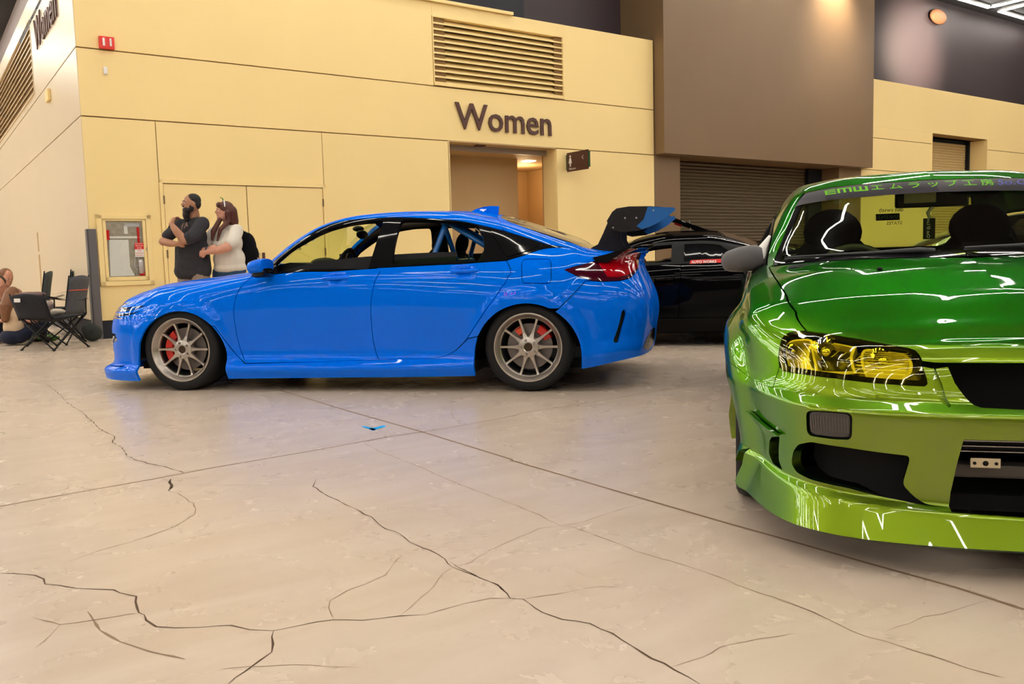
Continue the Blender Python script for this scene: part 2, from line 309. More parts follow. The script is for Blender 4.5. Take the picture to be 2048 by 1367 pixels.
# outlines of the body panels, in (a, v) on the skins
OB = {
 'doorF': [(0.605,5.23),(0.5869,4.92),(0.5508,4.671),(0.5244,4.393),(0.4985,4.03),(0.4865,3.688),(0.4866,3.302),(0.4939,2.81),(0.5132,2.217),(0.5621,1.454)],
 'sillF': [(0.5621,1.454),(1.125,1.487),(1.6211,1.634)],
 'doorM': [(1.6585,4.845),(1.6424,4.75),(1.6097,4.454),(1.5928,4.126),(1.5765,3.682),(1.5723,3.164),(1.5772,2.515),(1.5927,2.1),(1.6211,1.634)],
 'sillR': [(1.6219,1.634),(1.9076,1.662),(2.0705,1.721),(2.1506,1.929),(2.2089,2.153)],
 'doorR': [(2.2089,2.153),(2.2816,2.484),(2.358,2.91),(2.4308,3.285),(2.5209,3.744),(2.5859,4.159),(2.6188,4.445),(2.6196,4.613),(2.5987,4.813),(2.5821,4.936)],
 'beltF': [(0.605,5.23),(0.8248,4.974),(1.2554,4.846),(1.6585,4.845)],
 'beltR': [(1.6142,4.855),(1.9152,4.866),(2.26,4.873),(2.5821,4.936)],
 'beltQ': [(2.5821,4.936),(2.7017,5.117),(2.8376,5.447),(3.0233,5.8)],
 'dlo': [(0.6889,5.473),(0.7644,5.713),(0.8451,5.812),(0.9572,5.947),(1.0695,6.071),(1.1822,6.163),(1.3019,6.147),(1.4231,6.119),(1.5434,6.094),(1.6118,6.092),(1.7325,6.067),(1.9148,6.028),(2.0948,5.99),(2.2596,5.966),(2.3998,5.925),(2.5155,5.896),(2.6315,5.852),(2.7478,5.798),(2.8528,5.715),(2.9434,5.738),(3.0233,5.8)],
 'win1': [(0.8203,5.061),(0.7917,5.548),(0.8875,5.75),(1.054,5.826),(1.1901,5.917),(1.3296,5.962),(1.4709,5.984),(1.6087,5.96),(1.5973,5.711),(1.5748,5.341),(1.5557,5.03),(1.5507,4.86)],
 'win2': [(1.7475,5.94),(1.7412,5.683),(1.7301,5.373),(1.7315,4.941),(2.41,4.964),(2.3991,5.491),(2.3404,5.85),(2.3204,5.905),(2.098,5.936),(1.908,5.949)],
 'qglass': [(2.4067,5.902),(2.6328,5.819),(2.8431,5.657),(2.741,5.304),(2.5817,5.031),(2.5277,5.318)],
 'hatchseam': [(2.3744,7.688),(2.455,6.547),(2.4939,6.125),(2.5201,5.922)],
 'quartseam': [(3.0233,5.8),(3.1952,5.785),(3.43,5.396)],
 'hglass': [(2.4956,8.0),(2.7014,7.839),(2.8986,7.581),(3.0725,7.759),(3.0621,8.0)],
 'tail': [(3.0021,4.553),(3.0665,4.686),(3.214,4.902),(3.4309,5.37),(3.5554,5.64),(3.7822,6.2),(3.9797,5.51),(3.897,4.779),(3.7228,4.465),(3.6262,4.303),(3.4909,4.202),(3.3171,4.167),(3.2328,4.181),(3.109,4.336)],
 'bumpseam': [(3.177,4.166),(3.0573,3.646),(2.9677,3.233)],
 'fuel': [(2.6945,4.972),(2.9029,4.997),(2.914,4.072),(2.708,4.09)],
 'slot': [(3.4908,3.108),(3.5071,2.952),(3.4712,2.335),(3.4479,1.578),(3.4144,1.596),(3.41,1.825),(3.443,2.477),(3.4694,3.025)],
 'crease': [(3.1629,2.608),(3.3503,1.225)],
 'vent': [(0.3139,3.16),(0.3345,3.154),(0.3911,2.719),(0.4575,2.154),(0.5637,1.398)],
 'skirtR': [(2.2571,2.367),(2.3064,2.559),(2.3787,2.609)],
 'lamp': [(-0.6233,4.872),(-0.5947,5.002),(-1.3278,5.146),(-1.465,5.014),(-0.2815,4.4),(-1.5451,4.351),(-0.3413,4.171),(-1.4264,3.889),(-1.3155,3.786),(-0.4935,3.939),(-1.2285,4.187)],
 'grille': [(-0.6752,3.136),(-0.6364,2.895),(-1.1212,2.257),(-1.364,1.176),(-0.5243,1.759),(-0.5443,1.526)],
 'hoodf': [(-1.1384,5.134),(-0.4396,4.882),(-1.4556,5.087)],
 'diff': [(3.9652,2.023),(4.1933,1.945),(4.2318,1.194),(3.9058,0.323),(3.7472,0.823),(3.8159,1.554)],
}
OG = {
 'head': [(0.2736,4.847),(0.2891,5.119),(0.2882,5.385),(0.2384,5.709),(0.1406,5.921),(0.0224,6.116),(-0.0807,6.095),(-0.1801,5.889),(-0.2142,5.728),(-0.2379,5.433),(-0.2633,4.906),(-0.2793,4.575),(-0.2831,4.423),(-0.2756,4.366),(-0.25,4.37),(-0.1435,4.398),(-0.0151,4.449),(0.1103,4.419),(0.2145,4.362),(0.2423,4.428),(0.2612,4.617)],
 'lampo': [(0.2596,4.877),(0.2622,5.121),(0.2422,5.346),(0.1826,5.575),(0.1333,5.29),(0.0565,4.506),(0.1537,4.448),(0.2028,4.484),(0.2329,4.662)],
 'lampm': [(0.1603,5.423),(0.1595,5.589),(0.084,5.782),(0.0061,5.839),(-0.0105,5.779),(-0.0369,5.244),(-0.0666,4.722),(-0.0637,4.627),(0.0569,4.516),(0.1042,4.619),(0.138,5.001)],
 'lampi': [(-0.0429,5.759),(-0.0872,5.824),(-0.1813,5.662),(-0.2115,5.419),(-0.2346,5.017),(-0.2343,4.697),(-0.2128,4.524),(-0.1661,4.474),(-0.1125,4.496),(-0.0922,4.738),(-0.0706,5.098)],
 'hoodgap': [(1.2473,5.995),(0.9067,6.104),(0.6565,6.102),(0.4439,6.044),(0.2315,5.732)],
 'hoodfront': [(-0.2555,5.111),(-0.2975,5.051),(-0.412,5.064),(-0.5499,5.084)],
 'grille': [(-0.3367,4.925),(-0.3599,4.474),(-0.3903,4.105),(-0.4125,3.783),(-0.4293,3.615),(-0.54,3.535)],
 'vrec': [(-0.2995,4.874),(-0.3016,4.461),(-0.3082,4.197),(-0.3435,3.554),(-0.3486,3.739),(-0.3239,4.421)],
 'turn': [(0.0745,2.892),(0.0636,2.942),(0.0086,2.978),(-0.0642,2.988),(-0.0746,2.94),(-0.0708,2.696),(-0.0633,2.654),(-0.0172,2.635),(0.0641,2.624),(0.0766,2.662)],
 'intake': [(0.1493,2.33),(0.1185,2.458),(0.0617,2.533),(-0.0586,2.539),(-0.2345,2.512),(-0.2108,2.177),(-0.311,1.595),(-0.2128,1.84),(-0.0536,1.987),(0.0707,1.976),(0.1374,2.024),(0.164,2.156)],
 'slot': [(0.2953,2.306),(0.2746,2.395),(0.2223,2.462),(0.2352,2.285),(0.2416,2.091),(0.2196,1.88),(0.2791,1.886),(0.3071,2.096)],
 'winglet': [(0.4215,2.615),(0.4044,2.627),(0.2033,2.511),(0.2754,2.448)],
 'center': [(-0.3782,2.731),(-0.3727,2.647),(-0.359,2.409),(-0.345,2.114),(-0.3404,1.793),(-0.3475,1.194),(-0.4185,1.015),(-0.5351,1.0)],
 'centertop': [(-0.3782,2.731),(-0.5346,2.745)],
 'liptop': [(0.4271,1.877),(0.3737,1.64),(0.2955,1.281),(0.2198,1.29),(0.121,1.263),(0.0204,1.607),(-0.1212,1.233)],
 'liprear': [(0.4968,0.134),(0.4566,0.673),(0.4271,1.877)],
 'ws': [(1.2788,6.078),(1.46,6.097),(1.6036,6.126),(1.7394,6.195),(1.8896,6.263),(1.8675,6.698),(1.8584,7.142),(1.8352,7.788),(1.7894,8.0),(1.7486,8.0)],
 'wsb': [(1.2788,6.078),(1.2656,6.774),(1.2689,7.233),(1.2516,7.65),(1.2012,8.0)],
 'ban': [(1.9505,6.271),(1.854,6.955),(1.8284,7.513),(1.7917,8.0),(1.7384,8.0),(1.6642,8.0),(1.693,8.0),(1.7162,7.844),(1.7178,7.494),(1.7148,7.124),(1.7321,6.594),(1.7682,6.169)],
 'crease': [(1.0259,6.862),(0.5955,6.898),(0.1719,6.883),(-0.3108,6.0)],
 'txt': [(1.8893,6.718),(1.811,7.345),(1.7533,8.0),(1.7621,6.752),(1.7148,7.339),(1.6938,8.0)],
}

# cracks and saw cuts on the slab, floor coordinates in metres
CRACKS = [
 ([(-2.08,3.392),(-1.84,3.6),(-1.601,3.801),(-1.414,3.98),(-1.035,4.278),(-0.676,4.6),(-0.509,4.702)],0.011,0,'cut'),
 ([(-0.509,4.702),(-0.269,4.889),(-0.012,5.126),(0.038,5.211),(0.702,5.701),(1.614,6.499)],0.008,0,'cut'),
 ([(-1.775,6.484),(-1.048,5.44),(-0.509,4.702),(-0.015,3.978),(-0.016,3.96),(0.501,3.242),(0.741,2.912),(0.91,2.689),(1.053,2.493),(1.204,2.298),(1.301,2.138)],0.014,0,'cut'),
 ([(-4.011,7.313),(-3.567,6.67),(-3.213,6.133),(-2.875,5.67),(-2.609,5.274),(-2.466,5.054),(-2.264,4.807),(-2.196,4.629),(-2.078,4.488),(-1.954,4.267),(-1.881,4.187),(-1.783,4.102),(-1.667,4.023),(-1.522,3.876)],0.005,0.006,'crack'),
 ([(-1.591,3.791),(-1.528,3.741),(-1.5,3.661),(-1.478,3.625),(-1.475,3.576),(-1.394,3.497),(-1.287,3.361),(-1.227,3.208),(-1.238,3.099),(-1.259,3.026),(-1.312,2.918),(-1.399,2.808),(-1.457,2.692)],0.004,0.006,'crack2'),
 ([(-1.541,3.773),(-1.524,3.714),(-1.491,3.66),(-1.469,3.567)],0.009,0.006,'crack'),
 ([(-1.618,2.61),(-1.54,2.598),(-1.494,2.584),(-1.448,2.549),(-1.421,2.506),(-1.369,2.492),(-1.302,2.464),(-1.246,2.454),(-1.186,2.444),(-1.157,2.419),(-1.095,2.387),(-1.057,2.304),(-1.037,2.269),(-1.016,2.254),(-0.995,2.217),(-0.951,2.174),(-0.898,2.163),(-0.832,2.162),(-0.753,2.17),(-0.695,2.139),(-0.631,2.129)],0.005,0.004,'crack'),
 ([(-0.631,2.129),(-0.626,2.094),(-0.611,2.051),(-0.602,2.006),(-0.618,1.964),(-0.637,1.909),(-0.651,1.879),(-0.656,1.852)],0.006,0.003,'crack'),
 ([(-0.631,2.129),(-0.57,2.158),(-0.492,2.188),(-0.412,2.18),(-0.316,2.202),(-0.25,2.205)],0.004,0.004,'crack'),
 ([(-0.25,2.205),(-0.212,2.232),(-0.154,2.27),(-0.08,2.306),(-0.019,2.3)],0.003,0.004,'crack2'),
 ([(-0.875,3.703),(-0.86,3.575),(-0.766,3.421),(-0.69,3.319),(-0.592,3.184),(-0.517,3.066),(-0.484,2.995),(-0.404,2.898),(-0.359,2.806),(-0.284,2.72),(-0.229,2.633),(-0.199,2.557)],0.0045,0.005,'crack'),
 ([(-0.199,2.557),(-0.152,2.507),(-0.083,2.431),(-0.053,2.39),(-0.024,2.3),(0.011,2.295),(0.062,2.2),(0.111,2.152),(0.181,2.122),(0.231,2.061),(0.269,1.988),(0.305,1.92),(0.347,1.862),(0.371,1.828),(0.389,1.795)],0.0045,0.004,'crack'),
 ([(-0.199,2.557),(-0.227,2.502),(-0.252,2.376),(-0.295,2.254),(-0.316,2.202)],0.002,0.004,'crack2'),
 ([(-0.199,2.557),(-0.148,2.593),(-0.089,2.704),(-0.017,2.799),(0.01,2.835),(0.079,2.921),(0.149,2.941)],0.0025,0.004,'crack2'),
 ([(-0.369,2.679),(-0.388,2.589),(-0.399,2.504),(-0.448,2.437),(-0.491,2.392),(-0.526,2.321),(-0.519,2.269),(-0.49,2.193)],0.003,0.004,'crack2'),
 ([(-0.8,4.454),(-0.657,4.199),(-0.479,3.94),(-0.37,3.761),(-0.269,3.597),(-0.167,3.446),(-0.016,3.231),(0.065,3.107),(0.149,2.947),(0.197,2.921),(0.298,2.782),(0.397,2.636),(0.499,2.528),(0.558,2.453),(0.639,2.327),(0.69,2.263),(0.751,2.174),(0.79,2.101),(0.816,2.041),(0.837,2.008),(0.877,1.974),(0.915,1.928),(0.958,1.882),(0.995,1.833),(1.049,1.785)],0.0035,0.004,'crack2'),
 ([(0.149,2.941),(0.23,2.973),(0.308,3.05),(0.4,3.131),(0.508,3.215)],0.0025,0.003,'crack2'),
 ([(0.015,2.295),(0.106,2.323),(0.187,2.359),(0.236,2.372),(0.283,2.362)],0.003,0.003,'crack2'),
 ([(0.685,2.273),(0.718,2.232),(0.766,2.155),(0.794,2.092)],0.003,0.003,'crack'),
 ([(1.243,2.201),(1.155,2.16),(1.086,2.125),(1.029,2.111),(0.975,2.072),(0.903,2.035)],0.003,0.003,'crack2'),
 ([(-0.211,2.606),(-0.182,2.554),(-0.11,2.456),(-0.06,2.408),(-0.023,2.301)],0.004,0.003,'crack'),
 ([(0.94,1.912),(0.961,1.875)],0.007,0.002,'crack'),
 ([(-1.321,2.257),(-1.218,2.204),(-1.138,2.229),(-1.058,2.262),(-1.039,2.265)],0.003,0.003,'crack2'),
 ([(-1.218,2.204),(-1.209,2.137),(-1.208,2.065)],0.003,0.003,'crack2'),
 ([(-1.186,2.287),(-1.091,2.16),(-1.007,2.088),(-0.906,2.027),(-0.803,1.981)],0.006,0.001,'crack2'),
 ([(-0.705,1.921),(-0.633,1.933),(-0.528,1.936),(-0.366,1.912)],0.002,0.003,'crack2'),
 ([(-0.396,5.387),(-0.368,5.119),(-0.305,4.894)],0.003,0.003,'crack2'),
 ([(0.343,1.876),(0.423,1.92),(0.474,1.968),(0.578,2.008),(0.675,2.033)],0.002,0.003,'crack2'),
 ([(-1.41,3.651),(-1.142,3.624),(-0.87,3.609)],0.002,0.002,'crack2'),
]
TAPE = [(-0.886, 4.906), (-0.859, 4.918), (-0.785, 4.818), (-0.79, 4.775), (-0.829, 4.839), (-0.757, 4.934), (-0.738, 4.886), (-0.799, 4.776)]

def inpoly(P, poly):
    x, y = P[:, 0], P[:, 1]; c = np.zeros(len(P), bool); n = len(poly)
    for i in range(n):
        x0, y0 = poly[i-1]; x1, y1 = poly[i]
        if y0 == y1: continue
        c ^= ((y0 > y) != (y1 > y)) & (x < (x1-x0)*(y-y0)/(y1-y0)+x0)
    return c
def dens(poly, step):
    out = []
    for i in range(len(poly)):
        a = np.array(poly[i-1], float); b = np.array(poly[i], float); k = max(1, int(math.ceil(np.hypot(*(b-a))/step)))
        for j in range(k): out.append(tuple(a+(b-a)*j/k))
    return out
def offset(poly, g):
    n = len(poly); A = sum(poly[i-1][0]*poly[i][1]-poly[i][0]*poly[i-1][1] for i in range(n)); sg = 1 if A > 0 else -1; out = []
    for i in range(n):
        p0, p1, p2 = (np.array(poly[i-1]), np.array(poly[i]), np.array(poly[(i+1) % n]))
        d1 = p1-p0; d2 = p2-p1; l1 = np.hypot(*d1) or 1; l2 = np.hypot(*d2) or 1
        n1 = np.array([-d1[1], d1[0]])/l1*sg; n2 = np.array([-d2[1], d2[0]])/l2*sg; m = n1+n2; q = m@m
        out.append(tuple(p1+m*(2*g/q if q > .6 else g)))
    return out
def rnd(poly, r, k=4):
    """round polygon corners"""
    out = []; n = len(poly)
    for i in range(n):
        p = np.array(poly[i], float); a = np.array(poly[i-1], float); b = np.array(poly[(i+1) % n], float)
        la = np.hypot(*(a-p)); lb = np.hypot(*(b-p)); ra = min(r, la*.45); rb = min(r, lb*.45); s = p+(a-p)/la*ra; e = p+(b-p)/lb*rb
        for j in range(k+1): t = j/k; out.append(tuple((1-t)**2*s+2*t*(1-t)*p+t*t*e))
    return out
def curve(pts, k=6, closed=False):
    """Catmull-Rom through 2-D points"""
    p = [np.array(q, float) for q in pts]; n = len(p); out = []
    for i in range(n if closed else n-1):
        p0 = p[i-1] if (i > 0 or closed) else p[0]*2-p[1]; p1 = p[i]; p2 = p[(i+1) % n]; p3 = p[(i+2) % n] if (i+2 < n or closed) else p[-1]*2-p[-2]
        for j in range(k): t = j/k; out.append(tuple(.5*((2*p1)+(-p0+p2)*t+(2*p0-5*p1+4*p2-p3)*t*t+(-p0+3*p1-3*p2+p3)*t**3)))
    if not closed: out.append(tuple(p[-1]))
    return out
def tri2d(outline, holes, step):
    V = []; E = []
    for L in [outline]+list(holes):
        d = dens(L, step); n = len(V); V += d; E += [(n+i, n+(i+1) % len(d)) for i in range(len(d))]
    nb = len(V); A = np.array(outline)
    gx, gy = np.meshgrid(np.arange(A[:, 0].min()+step*.37, A[:, 0].max(), step), np.arange(A[:, 1].min()+step*.41, A[:, 1].max(), step)); G = np.stack([gx.ravel(), gy.ravel()], 1)
    m = inpoly(G, outline)
    for h in holes: m &= ~inpoly(G, h)
    G = G[m]
    if len(G):
        B = np.array(V); keep = np.ones(len(G), bool)
        for i in range(0, len(G), 400): keep[i:i+400] = (((G[i:i+400, None]-B[None])**2).sum(2).min(1)) > (step*.45)**2
        G = G[keep]
    allv = V+[tuple(g) for g in G]
    rv, re, rf, *_ = delaunay_2d_cdt([Vector(v) for v in allv], E, [], 0, 1e-6)
    rv = np.array([tuple(v) for v in rv]); F = np.array([f for f in rf if len(f) == 3]); C = rv[F].mean(1)
    m = inpoly(C, outline)
    for h in holes: m &= ~inpoly(C, h)
    F = F[m]; a = rv[F[:, 0]]; b = rv[F[:, 1]]; c = rv[F[:, 2]]
    cr = (b[:, 0]-a[:, 0])*(c[:, 1]-a[:, 1])-(b[:, 1]-a[:, 1])*(c[:, 0]-a[:, 0]); F[cr < 0] = F[cr < 0][:, ::-1]; F = F[abs(cr) > 1e-10]
    used = np.unique(F); mp = -np.ones(len(rv), int); mp[used] = np.arange(len(used))
    return rv[used], mp[F]
VS = .16     # metres per v unit, for meshing
def skin(S, name, outline, m, parent, holes=(), step=.03, gap=.0025, depth=.018, side=1, lift=0.0, free=False, vs=None, **k):
    """a body panel cut out of the skin S along an outline in (a, v)"""
    vs = vs or VS
    q = [(a, v*vs) for a, v in outline]; hs = [[(a, v*vs) for a, v in h] for h in holes]
    if gap: q = offset(q, gap); hs = [offset(h, -gap) for h in hs]
    uv, F = tri2d(q, hs, step); a = uv[:, 0]; v = uv[:, 1]/vs; e = .012
    L = S.loc(a, v)
    da = S.loc(a+e, v)-S.loc(a-e, v); dv = S.loc(a, v+e/vs*.5)-S.loc(a, v-e/vs*.5); N = np.cross(da, dv); l = np.linalg.norm(N, axis=1, keepdims=True); N = N/np.where(l < 1e-9, 1, l)
    # outward: away from the car's long axis
    ref = L-np.array([np.clip(L[:, 0].mean(), S.A0+1.2, S.A1-1.6), 0, .45]); sg = np.sign((N*ref).sum()); N *= sg
    L = L+N*lift
    Mn = np.array([1, side*S.h, 1]); L = L*Mn; N = N*Mn
    flip = np.cross(L[F[:, 1]]-L[F[:, 0]], L[F[:, 2]]-L[F[:, 0]]); sgn = np.sign((flip*N[F[:, 0]]).sum())
    if sgn < 0: F = F[:, ::-1]
    ed = {}
    for f in F:
        for i in range(3): ed[(f[i], f[(i+1) % 3])] = 1
    bd = [e_ for e_ in ed if (e_[1], e_[0]) not in ed]
    V = list(L); NN = list(N); FF = [tuple(f) for f in F]; base = {}
    if depth:
        for (i, j) in bd:
            n = len(V); d = L[j]-L[i]; rn = np.cross(d, N[i]); rn = rn/(np.linalg.norm(rn) or 1)
            V += [L[i], L[j], L[j]-N[j]*depth, L[i]-N[i]*depth]; NN += [rn]*4; FF.append((n+1, n, n+3, n+2))
    V = np.array(V); NN = np.array(NN)
    if not free:
        W = S.world(V); NW = NN[:, :1]*S.D+NN[:, 1:2]*S.N+NN[:, 2:3]*np.array([0, 0, 1.])
    # children of the car's empty live in the car's own frame
    return mesh(name, V, FF, m, parent, smooth=True, normals=NN, **k)
def sz(S, pts, ar, vr=(0, 5.8)):
    """side-view outline (s, z) -> (a, v)"""
    r = S.inv(np.array(pts), lambda L: L[:, [0, 2]], ar, vr); return [tuple(x) for x in r]

# ---------------------------------------------------------------- the hall
CQ = np.array([-5.8198, 12.0110, 0]); YA = .61108
CX = np.array([math.cos(YA), math.sin(YA), 0]); CY = np.array([-math.sin(YA), math.cos(YA), 0])
ROOM = Matrix(((CX[0], CY[0], 0, CQ[0]), (CX[1], CY[1], 0, CQ[1]), (0, 0, 1, 0), (0, 0, 0, 1)))   # x along the wall, y into it
def RP(x, y, z=0): return CQ+CX*x+CY*y+np.array([0, 0, z])
def rb(name, x0, x1, y0, y1, z0, z1, m, parent=None, bevel=0, **k):
    o = MB().box(x0, x1, y0, y1, z0, z1).build(name, m, parent, bevel=bevel, **k)
    if parent is None: o.matrix_world = ROOM
    return o
def rgrp(name, **k):
    o = bpy.data.objects.new(name, None); o.matrix_world = ROOM; o.empty_display_size = .2; return link(o, **k)
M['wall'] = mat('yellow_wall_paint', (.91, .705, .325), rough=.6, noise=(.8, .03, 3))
M['wall2'] = mat('cream_wall_paint', (.70, .575, .37), rough=.32, noise=(.8, .03, 3))
M['joint'] = mat('joint_shadow_gap', (.26, .15, .05), rough=.8)
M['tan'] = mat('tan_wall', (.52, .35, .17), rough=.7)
M['brown'] = mat('brown_panel', (.195, .122, .062), rough=.42, noise=(1.0, .06, 3))
M['plum'] = mat('dark_plum_wall', (.050, .036, .042), rough=.55, noise=(.5, .15, 3))
M['navy'] = mat('navy_wall', (.012, .013, .022), rough=.6)
M['letter'] = mat('brown_letter', (.085, .032, .022), rough=.5)
M['ceil'] = mat('ceiling_deck', (.06, .06, .065), rough=.9, noise=(1.5, .3, 3))
M['shut'] = mat('brown_shutter', (.095, .066, .034), rough=.5)
M['shuty'] = mat('yellow_shutter', (.55, .40, .18), rough=.5)
def floor_mat():
    m = mat('polished_concrete', (.5, .4, .3), rough=.3); nt = m.node_tree; b = nt.nodes['Principled BSDF']; N = nt.nodes; Lk = nt.links.new
    tc = N.new('ShaderNodeTexCoord')
    def noise(sc, det, dist=0, vec=None, rough=.55):
        n = N.new('ShaderNodeTexNoise'); n.inputs['Scale'].default_value = sc; n.inputs['Detail'].default_value = det; n.inputs['Distortion'].default_value = dist; n.inputs['Roughness'].default_value = rough
        Lk(vec or tc.outputs['Object'], n.inputs['Vector']); return n
    def ramp(src, stops):
        r = N.new('ShaderNodeValToRGB'); e = r.color_ramp.elements; e[0].position = stops[0][0]; e[0].color = stops[0][1]; e[1].position = stops[1][0]; e[1].color = stops[1][1]
        for p, c in stops[2:]: x = e.new(p); x.color = c
        Lk(src, r.inputs[0]); return r
    def mix(a, bb, f, mode='MIX', fac=None):
        x = N.new('ShaderNodeMix'); x.data_type = 'RGBA'; x.blend_type = mode; x.inputs[0].default_value = f
        if fac is not None: Lk(fac, x.inputs[0])
        Lk(a, x.inputs[6]); 
        if isinstance(bb, tuple): x.inputs[7].default_value = bb
        else: Lk(bb, x.inputs[7])
        return x.outputs[2]
    big = noise(.55, 5, .6); mid = noise(2.2, 8, .35); fine = noise(18, 8, .3); mp = N.new('ShaderNodeMapping'); mp.inputs['Scale'].default_value = (1, 4.5, 1); mp.inputs['Rotation'].default_value = (0, 0, 1.2); Lk(tc.outputs['Object'], mp.inputs['Vector'])
    sw = noise(1.4, 7, .5, mp.outputs[0])
    base = ramp(big.outputs['Fac'], [(.30, (.545, .435, .345, 1)), (.72, (.61, .485, .365, 1)), (.5, (.595, .485, .385, 1))])
    c = mix(base.outputs[0], (.50, .37, .26, 1), .5, fac=ramp(mid.outputs['Fac'], [(.30, (0, 0, 0, 1)), (1.0, (.42, .42, .42, 1))]).outputs[0])
    c = mix(c, (.80, .70, .60, 1), .5, fac=ramp(sw.outputs['Fac'], [(.34, (0, 0, 0, 1)), (.98, (.42, .42, .42, 1))]).outputs[0])
    c = mix(c, (.44, .32, .22, 1), .5, fac=ramp(fine.outputs['Fac'], [(.60, (0, 0, 0, 1)), (.85, (.35, .35, .35, 1))]).outputs[0])
    sp = noise(55, 3); c = mix(c, (.22, .13, .09, 1), .5, fac=ramp(sp.outputs['Fac'], [(.735, (0, 0, 0, 1)), (.76, (.8, .8, .8, 1))]).outputs[0])
    Lk(c, b.inputs['Base Color'])
    rr = N.new('ShaderNodeMapRange'); rr.inputs['To Min'].default_value = .20; rr.inputs['To Max'].default_value = .34; Lk(mid.outputs['Fac'], rr.inputs['Value']); Lk(rr.outputs[0], b.inputs['Roughness'])
    bp = N.new('ShaderNodeBump'); bp.inputs['Strength'].default_value = .10; bp.inputs['Distance'].default_value = .004; Lk(mid.outputs['Fac'], bp.inputs['Height']); Lk(bp.outputs[0], b.inputs['Normal'])
    b.inputs['Specular IOR Level'].default_value = .42
    return m
M['floor'] = floor_mat()
floor = MB().box(-36, 36, -34, 27, -.2, 0).build('floor', M['floor'], kind='structure'); floor.matrix_world = ROOM
# cracks and saw-cut joints: thin dark grooves standing in the slab's surface
def ribbon(pts, w, jit, name, m, seed):
    rnd_ = random.Random(seed); P = []
    for i in range(len(pts)-1):
        a = np.array(pts[i]); b = np.array(pts[i+1]); L = np.hypot(*(b-a)); k = max(1, int(L/.035)) if jit else 1
        for j in range(k):
            t = j/k; q = a+(b-a)*t
            if j and jit: q = q+np.array([rnd_.uniform(-1, 1), rnd_.uniform(-1, 1)])*jit
            P.append(q)
    P.append(np.array(pts[-1])); V = []; F = []
    for i, p in enumerate(P):
        d = P[min(i+1, len(P)-1)]-P[max(i-1, 0)]; d = d/(np.hypot(*d) or 1); n = np.array([-d[1], d[0]])
        ww = w*(rnd_.uniform(.35, 1.5) if jit else 1)*(.25 if jit and i in (0, len(P)-1) else 1)
        V += [(*(p+n*ww/2), .0006), (*(p-n*ww/2), .0006)]
    for i in range(len(P)-1): F.append((2*i, 2*i+1, 2*i+3, 2*i+2))
    c = mesh(name, V, F, m, None); c.parent = floor; c.matrix_parent_inverse = ROOM.inverted()
    return c
M['crack'] = mat('crack_dark', (.10, .06, .035), rough=1); M['crack2'] = mat('hairline_crack', (.27, .18, .115), rough=1); M['cut'] = mat('saw_cut', (.22, .14, .085), rough=1)
for i, (pts, w_, jit, kind) in enumerate(CRACKS):
    ribbon(pts, w_, jit, 'floor_joint' if kind == 'cut' else 'crack', M[kind], i)
# blue tape mark

tape = mesh('tape_mark', [(x, y, .0012) for x, y in TAPE], [(0, 1, 2, 3), (4, 5, 6, 7)], mat('blue_tape', (.0, .36, .80), rough=.5), None, label='small L-shaped strip of light blue tape stuck on the concrete floor', cat='tape')
# ---- the block with the washroom: panels with shadow gaps
wb = rb('wall_back', 0.02, 5.86, .03, .35, 0, 5.4, M['joint'], kind='structure')
rb('wall_core', 8.28, 10.855, .03, .35, 0, 5.4, M['joint'], wb)
rb('wall_core', 5.86, 8.28, .03, .35, 3.085, 3.99, M['joint'], wb)
rb('wall_core', 5.86, 8.28, .25, .35, 3.99, 5.4, M['joint'], wb)
g = .008
def panel(p, x0, x1, z0, z1, m=None, y0=0, y1=.035): return rb('panel', x0+g, x1-g, y0, y1, z0+g, z1-g, m or M['wall'], p, bevel=.004)
LX0, LX1, LZ0, LZ1 = 5.605, 8.478, 4.005, 5.172
panel(wb, 0, LX0, 3.99, 5.405); panel(wb, LX1, 10.86, 3.99, 5.405); rb('panel', LX0-g, LX1+g, 0, .035, LZ1, 5.397, M['wall'], wb)
panel(wb, 0, 10.86, 3.07, 3.99)
panel(wb, 0, .97, .245, 3.07); panel(wb, 3.49, 5.875, .245, 3.07)
rb('panel', .97+g/4, 3.49-g/4, 0, .035, 2.25, 3.07-g, M['wall'], wb); panel(wb, 8.255, 10.86, .245, 3.07)
for x0, x1 in ((0, .93), (3.53, 5.875), (8.255, 10.86)): rb('baseboard', x0, x1, -.012, .03, 0, .245, M['navy'], wb)
# door pair with frame and hinges
fr = MB(); fr.box(.965, 1.015, -.02, .03, 0, 2.25); fr.box(3.465, 3.515, -.02, .03, 0, 2.25); fr.box(.965, 3.515, -.02, .03, 2.19, 2.25)
dr = fr.build('door_1', M['wall'], kind='structure', bevel=.004); dr.matrix_world = ROOM
rb('door_leaf', 1.022, 2.225, -.004, .028, .01, 2.18, M['wall'], dr, bevel=.004); rb('door_leaf', 2.237, 3.458, -.004, .028, .01, 2.18, M['wall'], dr, bevel=.004)
for x in (1.018, 3.461):
    for z in (.35, 1.17, 1.95): MB().lathe([(0, -.06), (.013, -.06), (.013, .06), (0, .06)], 8, Matrix.Translation((x, -.016, z))).build('hinge', M['brown'], dr)
MB().ball((2.345, -.045, 1.15), (.028, .03, .028), 12, 8).build('door_knob', M['steel'], dr, smooth=True)
rb('door_lock', 2.42, 2.46, -.03, -.004, 1.07, 1.17, M['letter'], dr, bevel=.004)
# corner guard, steel
cg_ = MB(); cg_.box(-.03, .085, -.035, -.016, 0, 1.53); cg_.box(-.035, -.016, -.035, .10, 0, 1.53)
o = cg_.build('corner_guard', mat('worn_steel', (.16, .15, .15), rough=.45, metal=.6), label='grey steel corner guard on the yellow wall edge behind the camp chairs', cat='corner guard'); o.matrix_world = ROOM
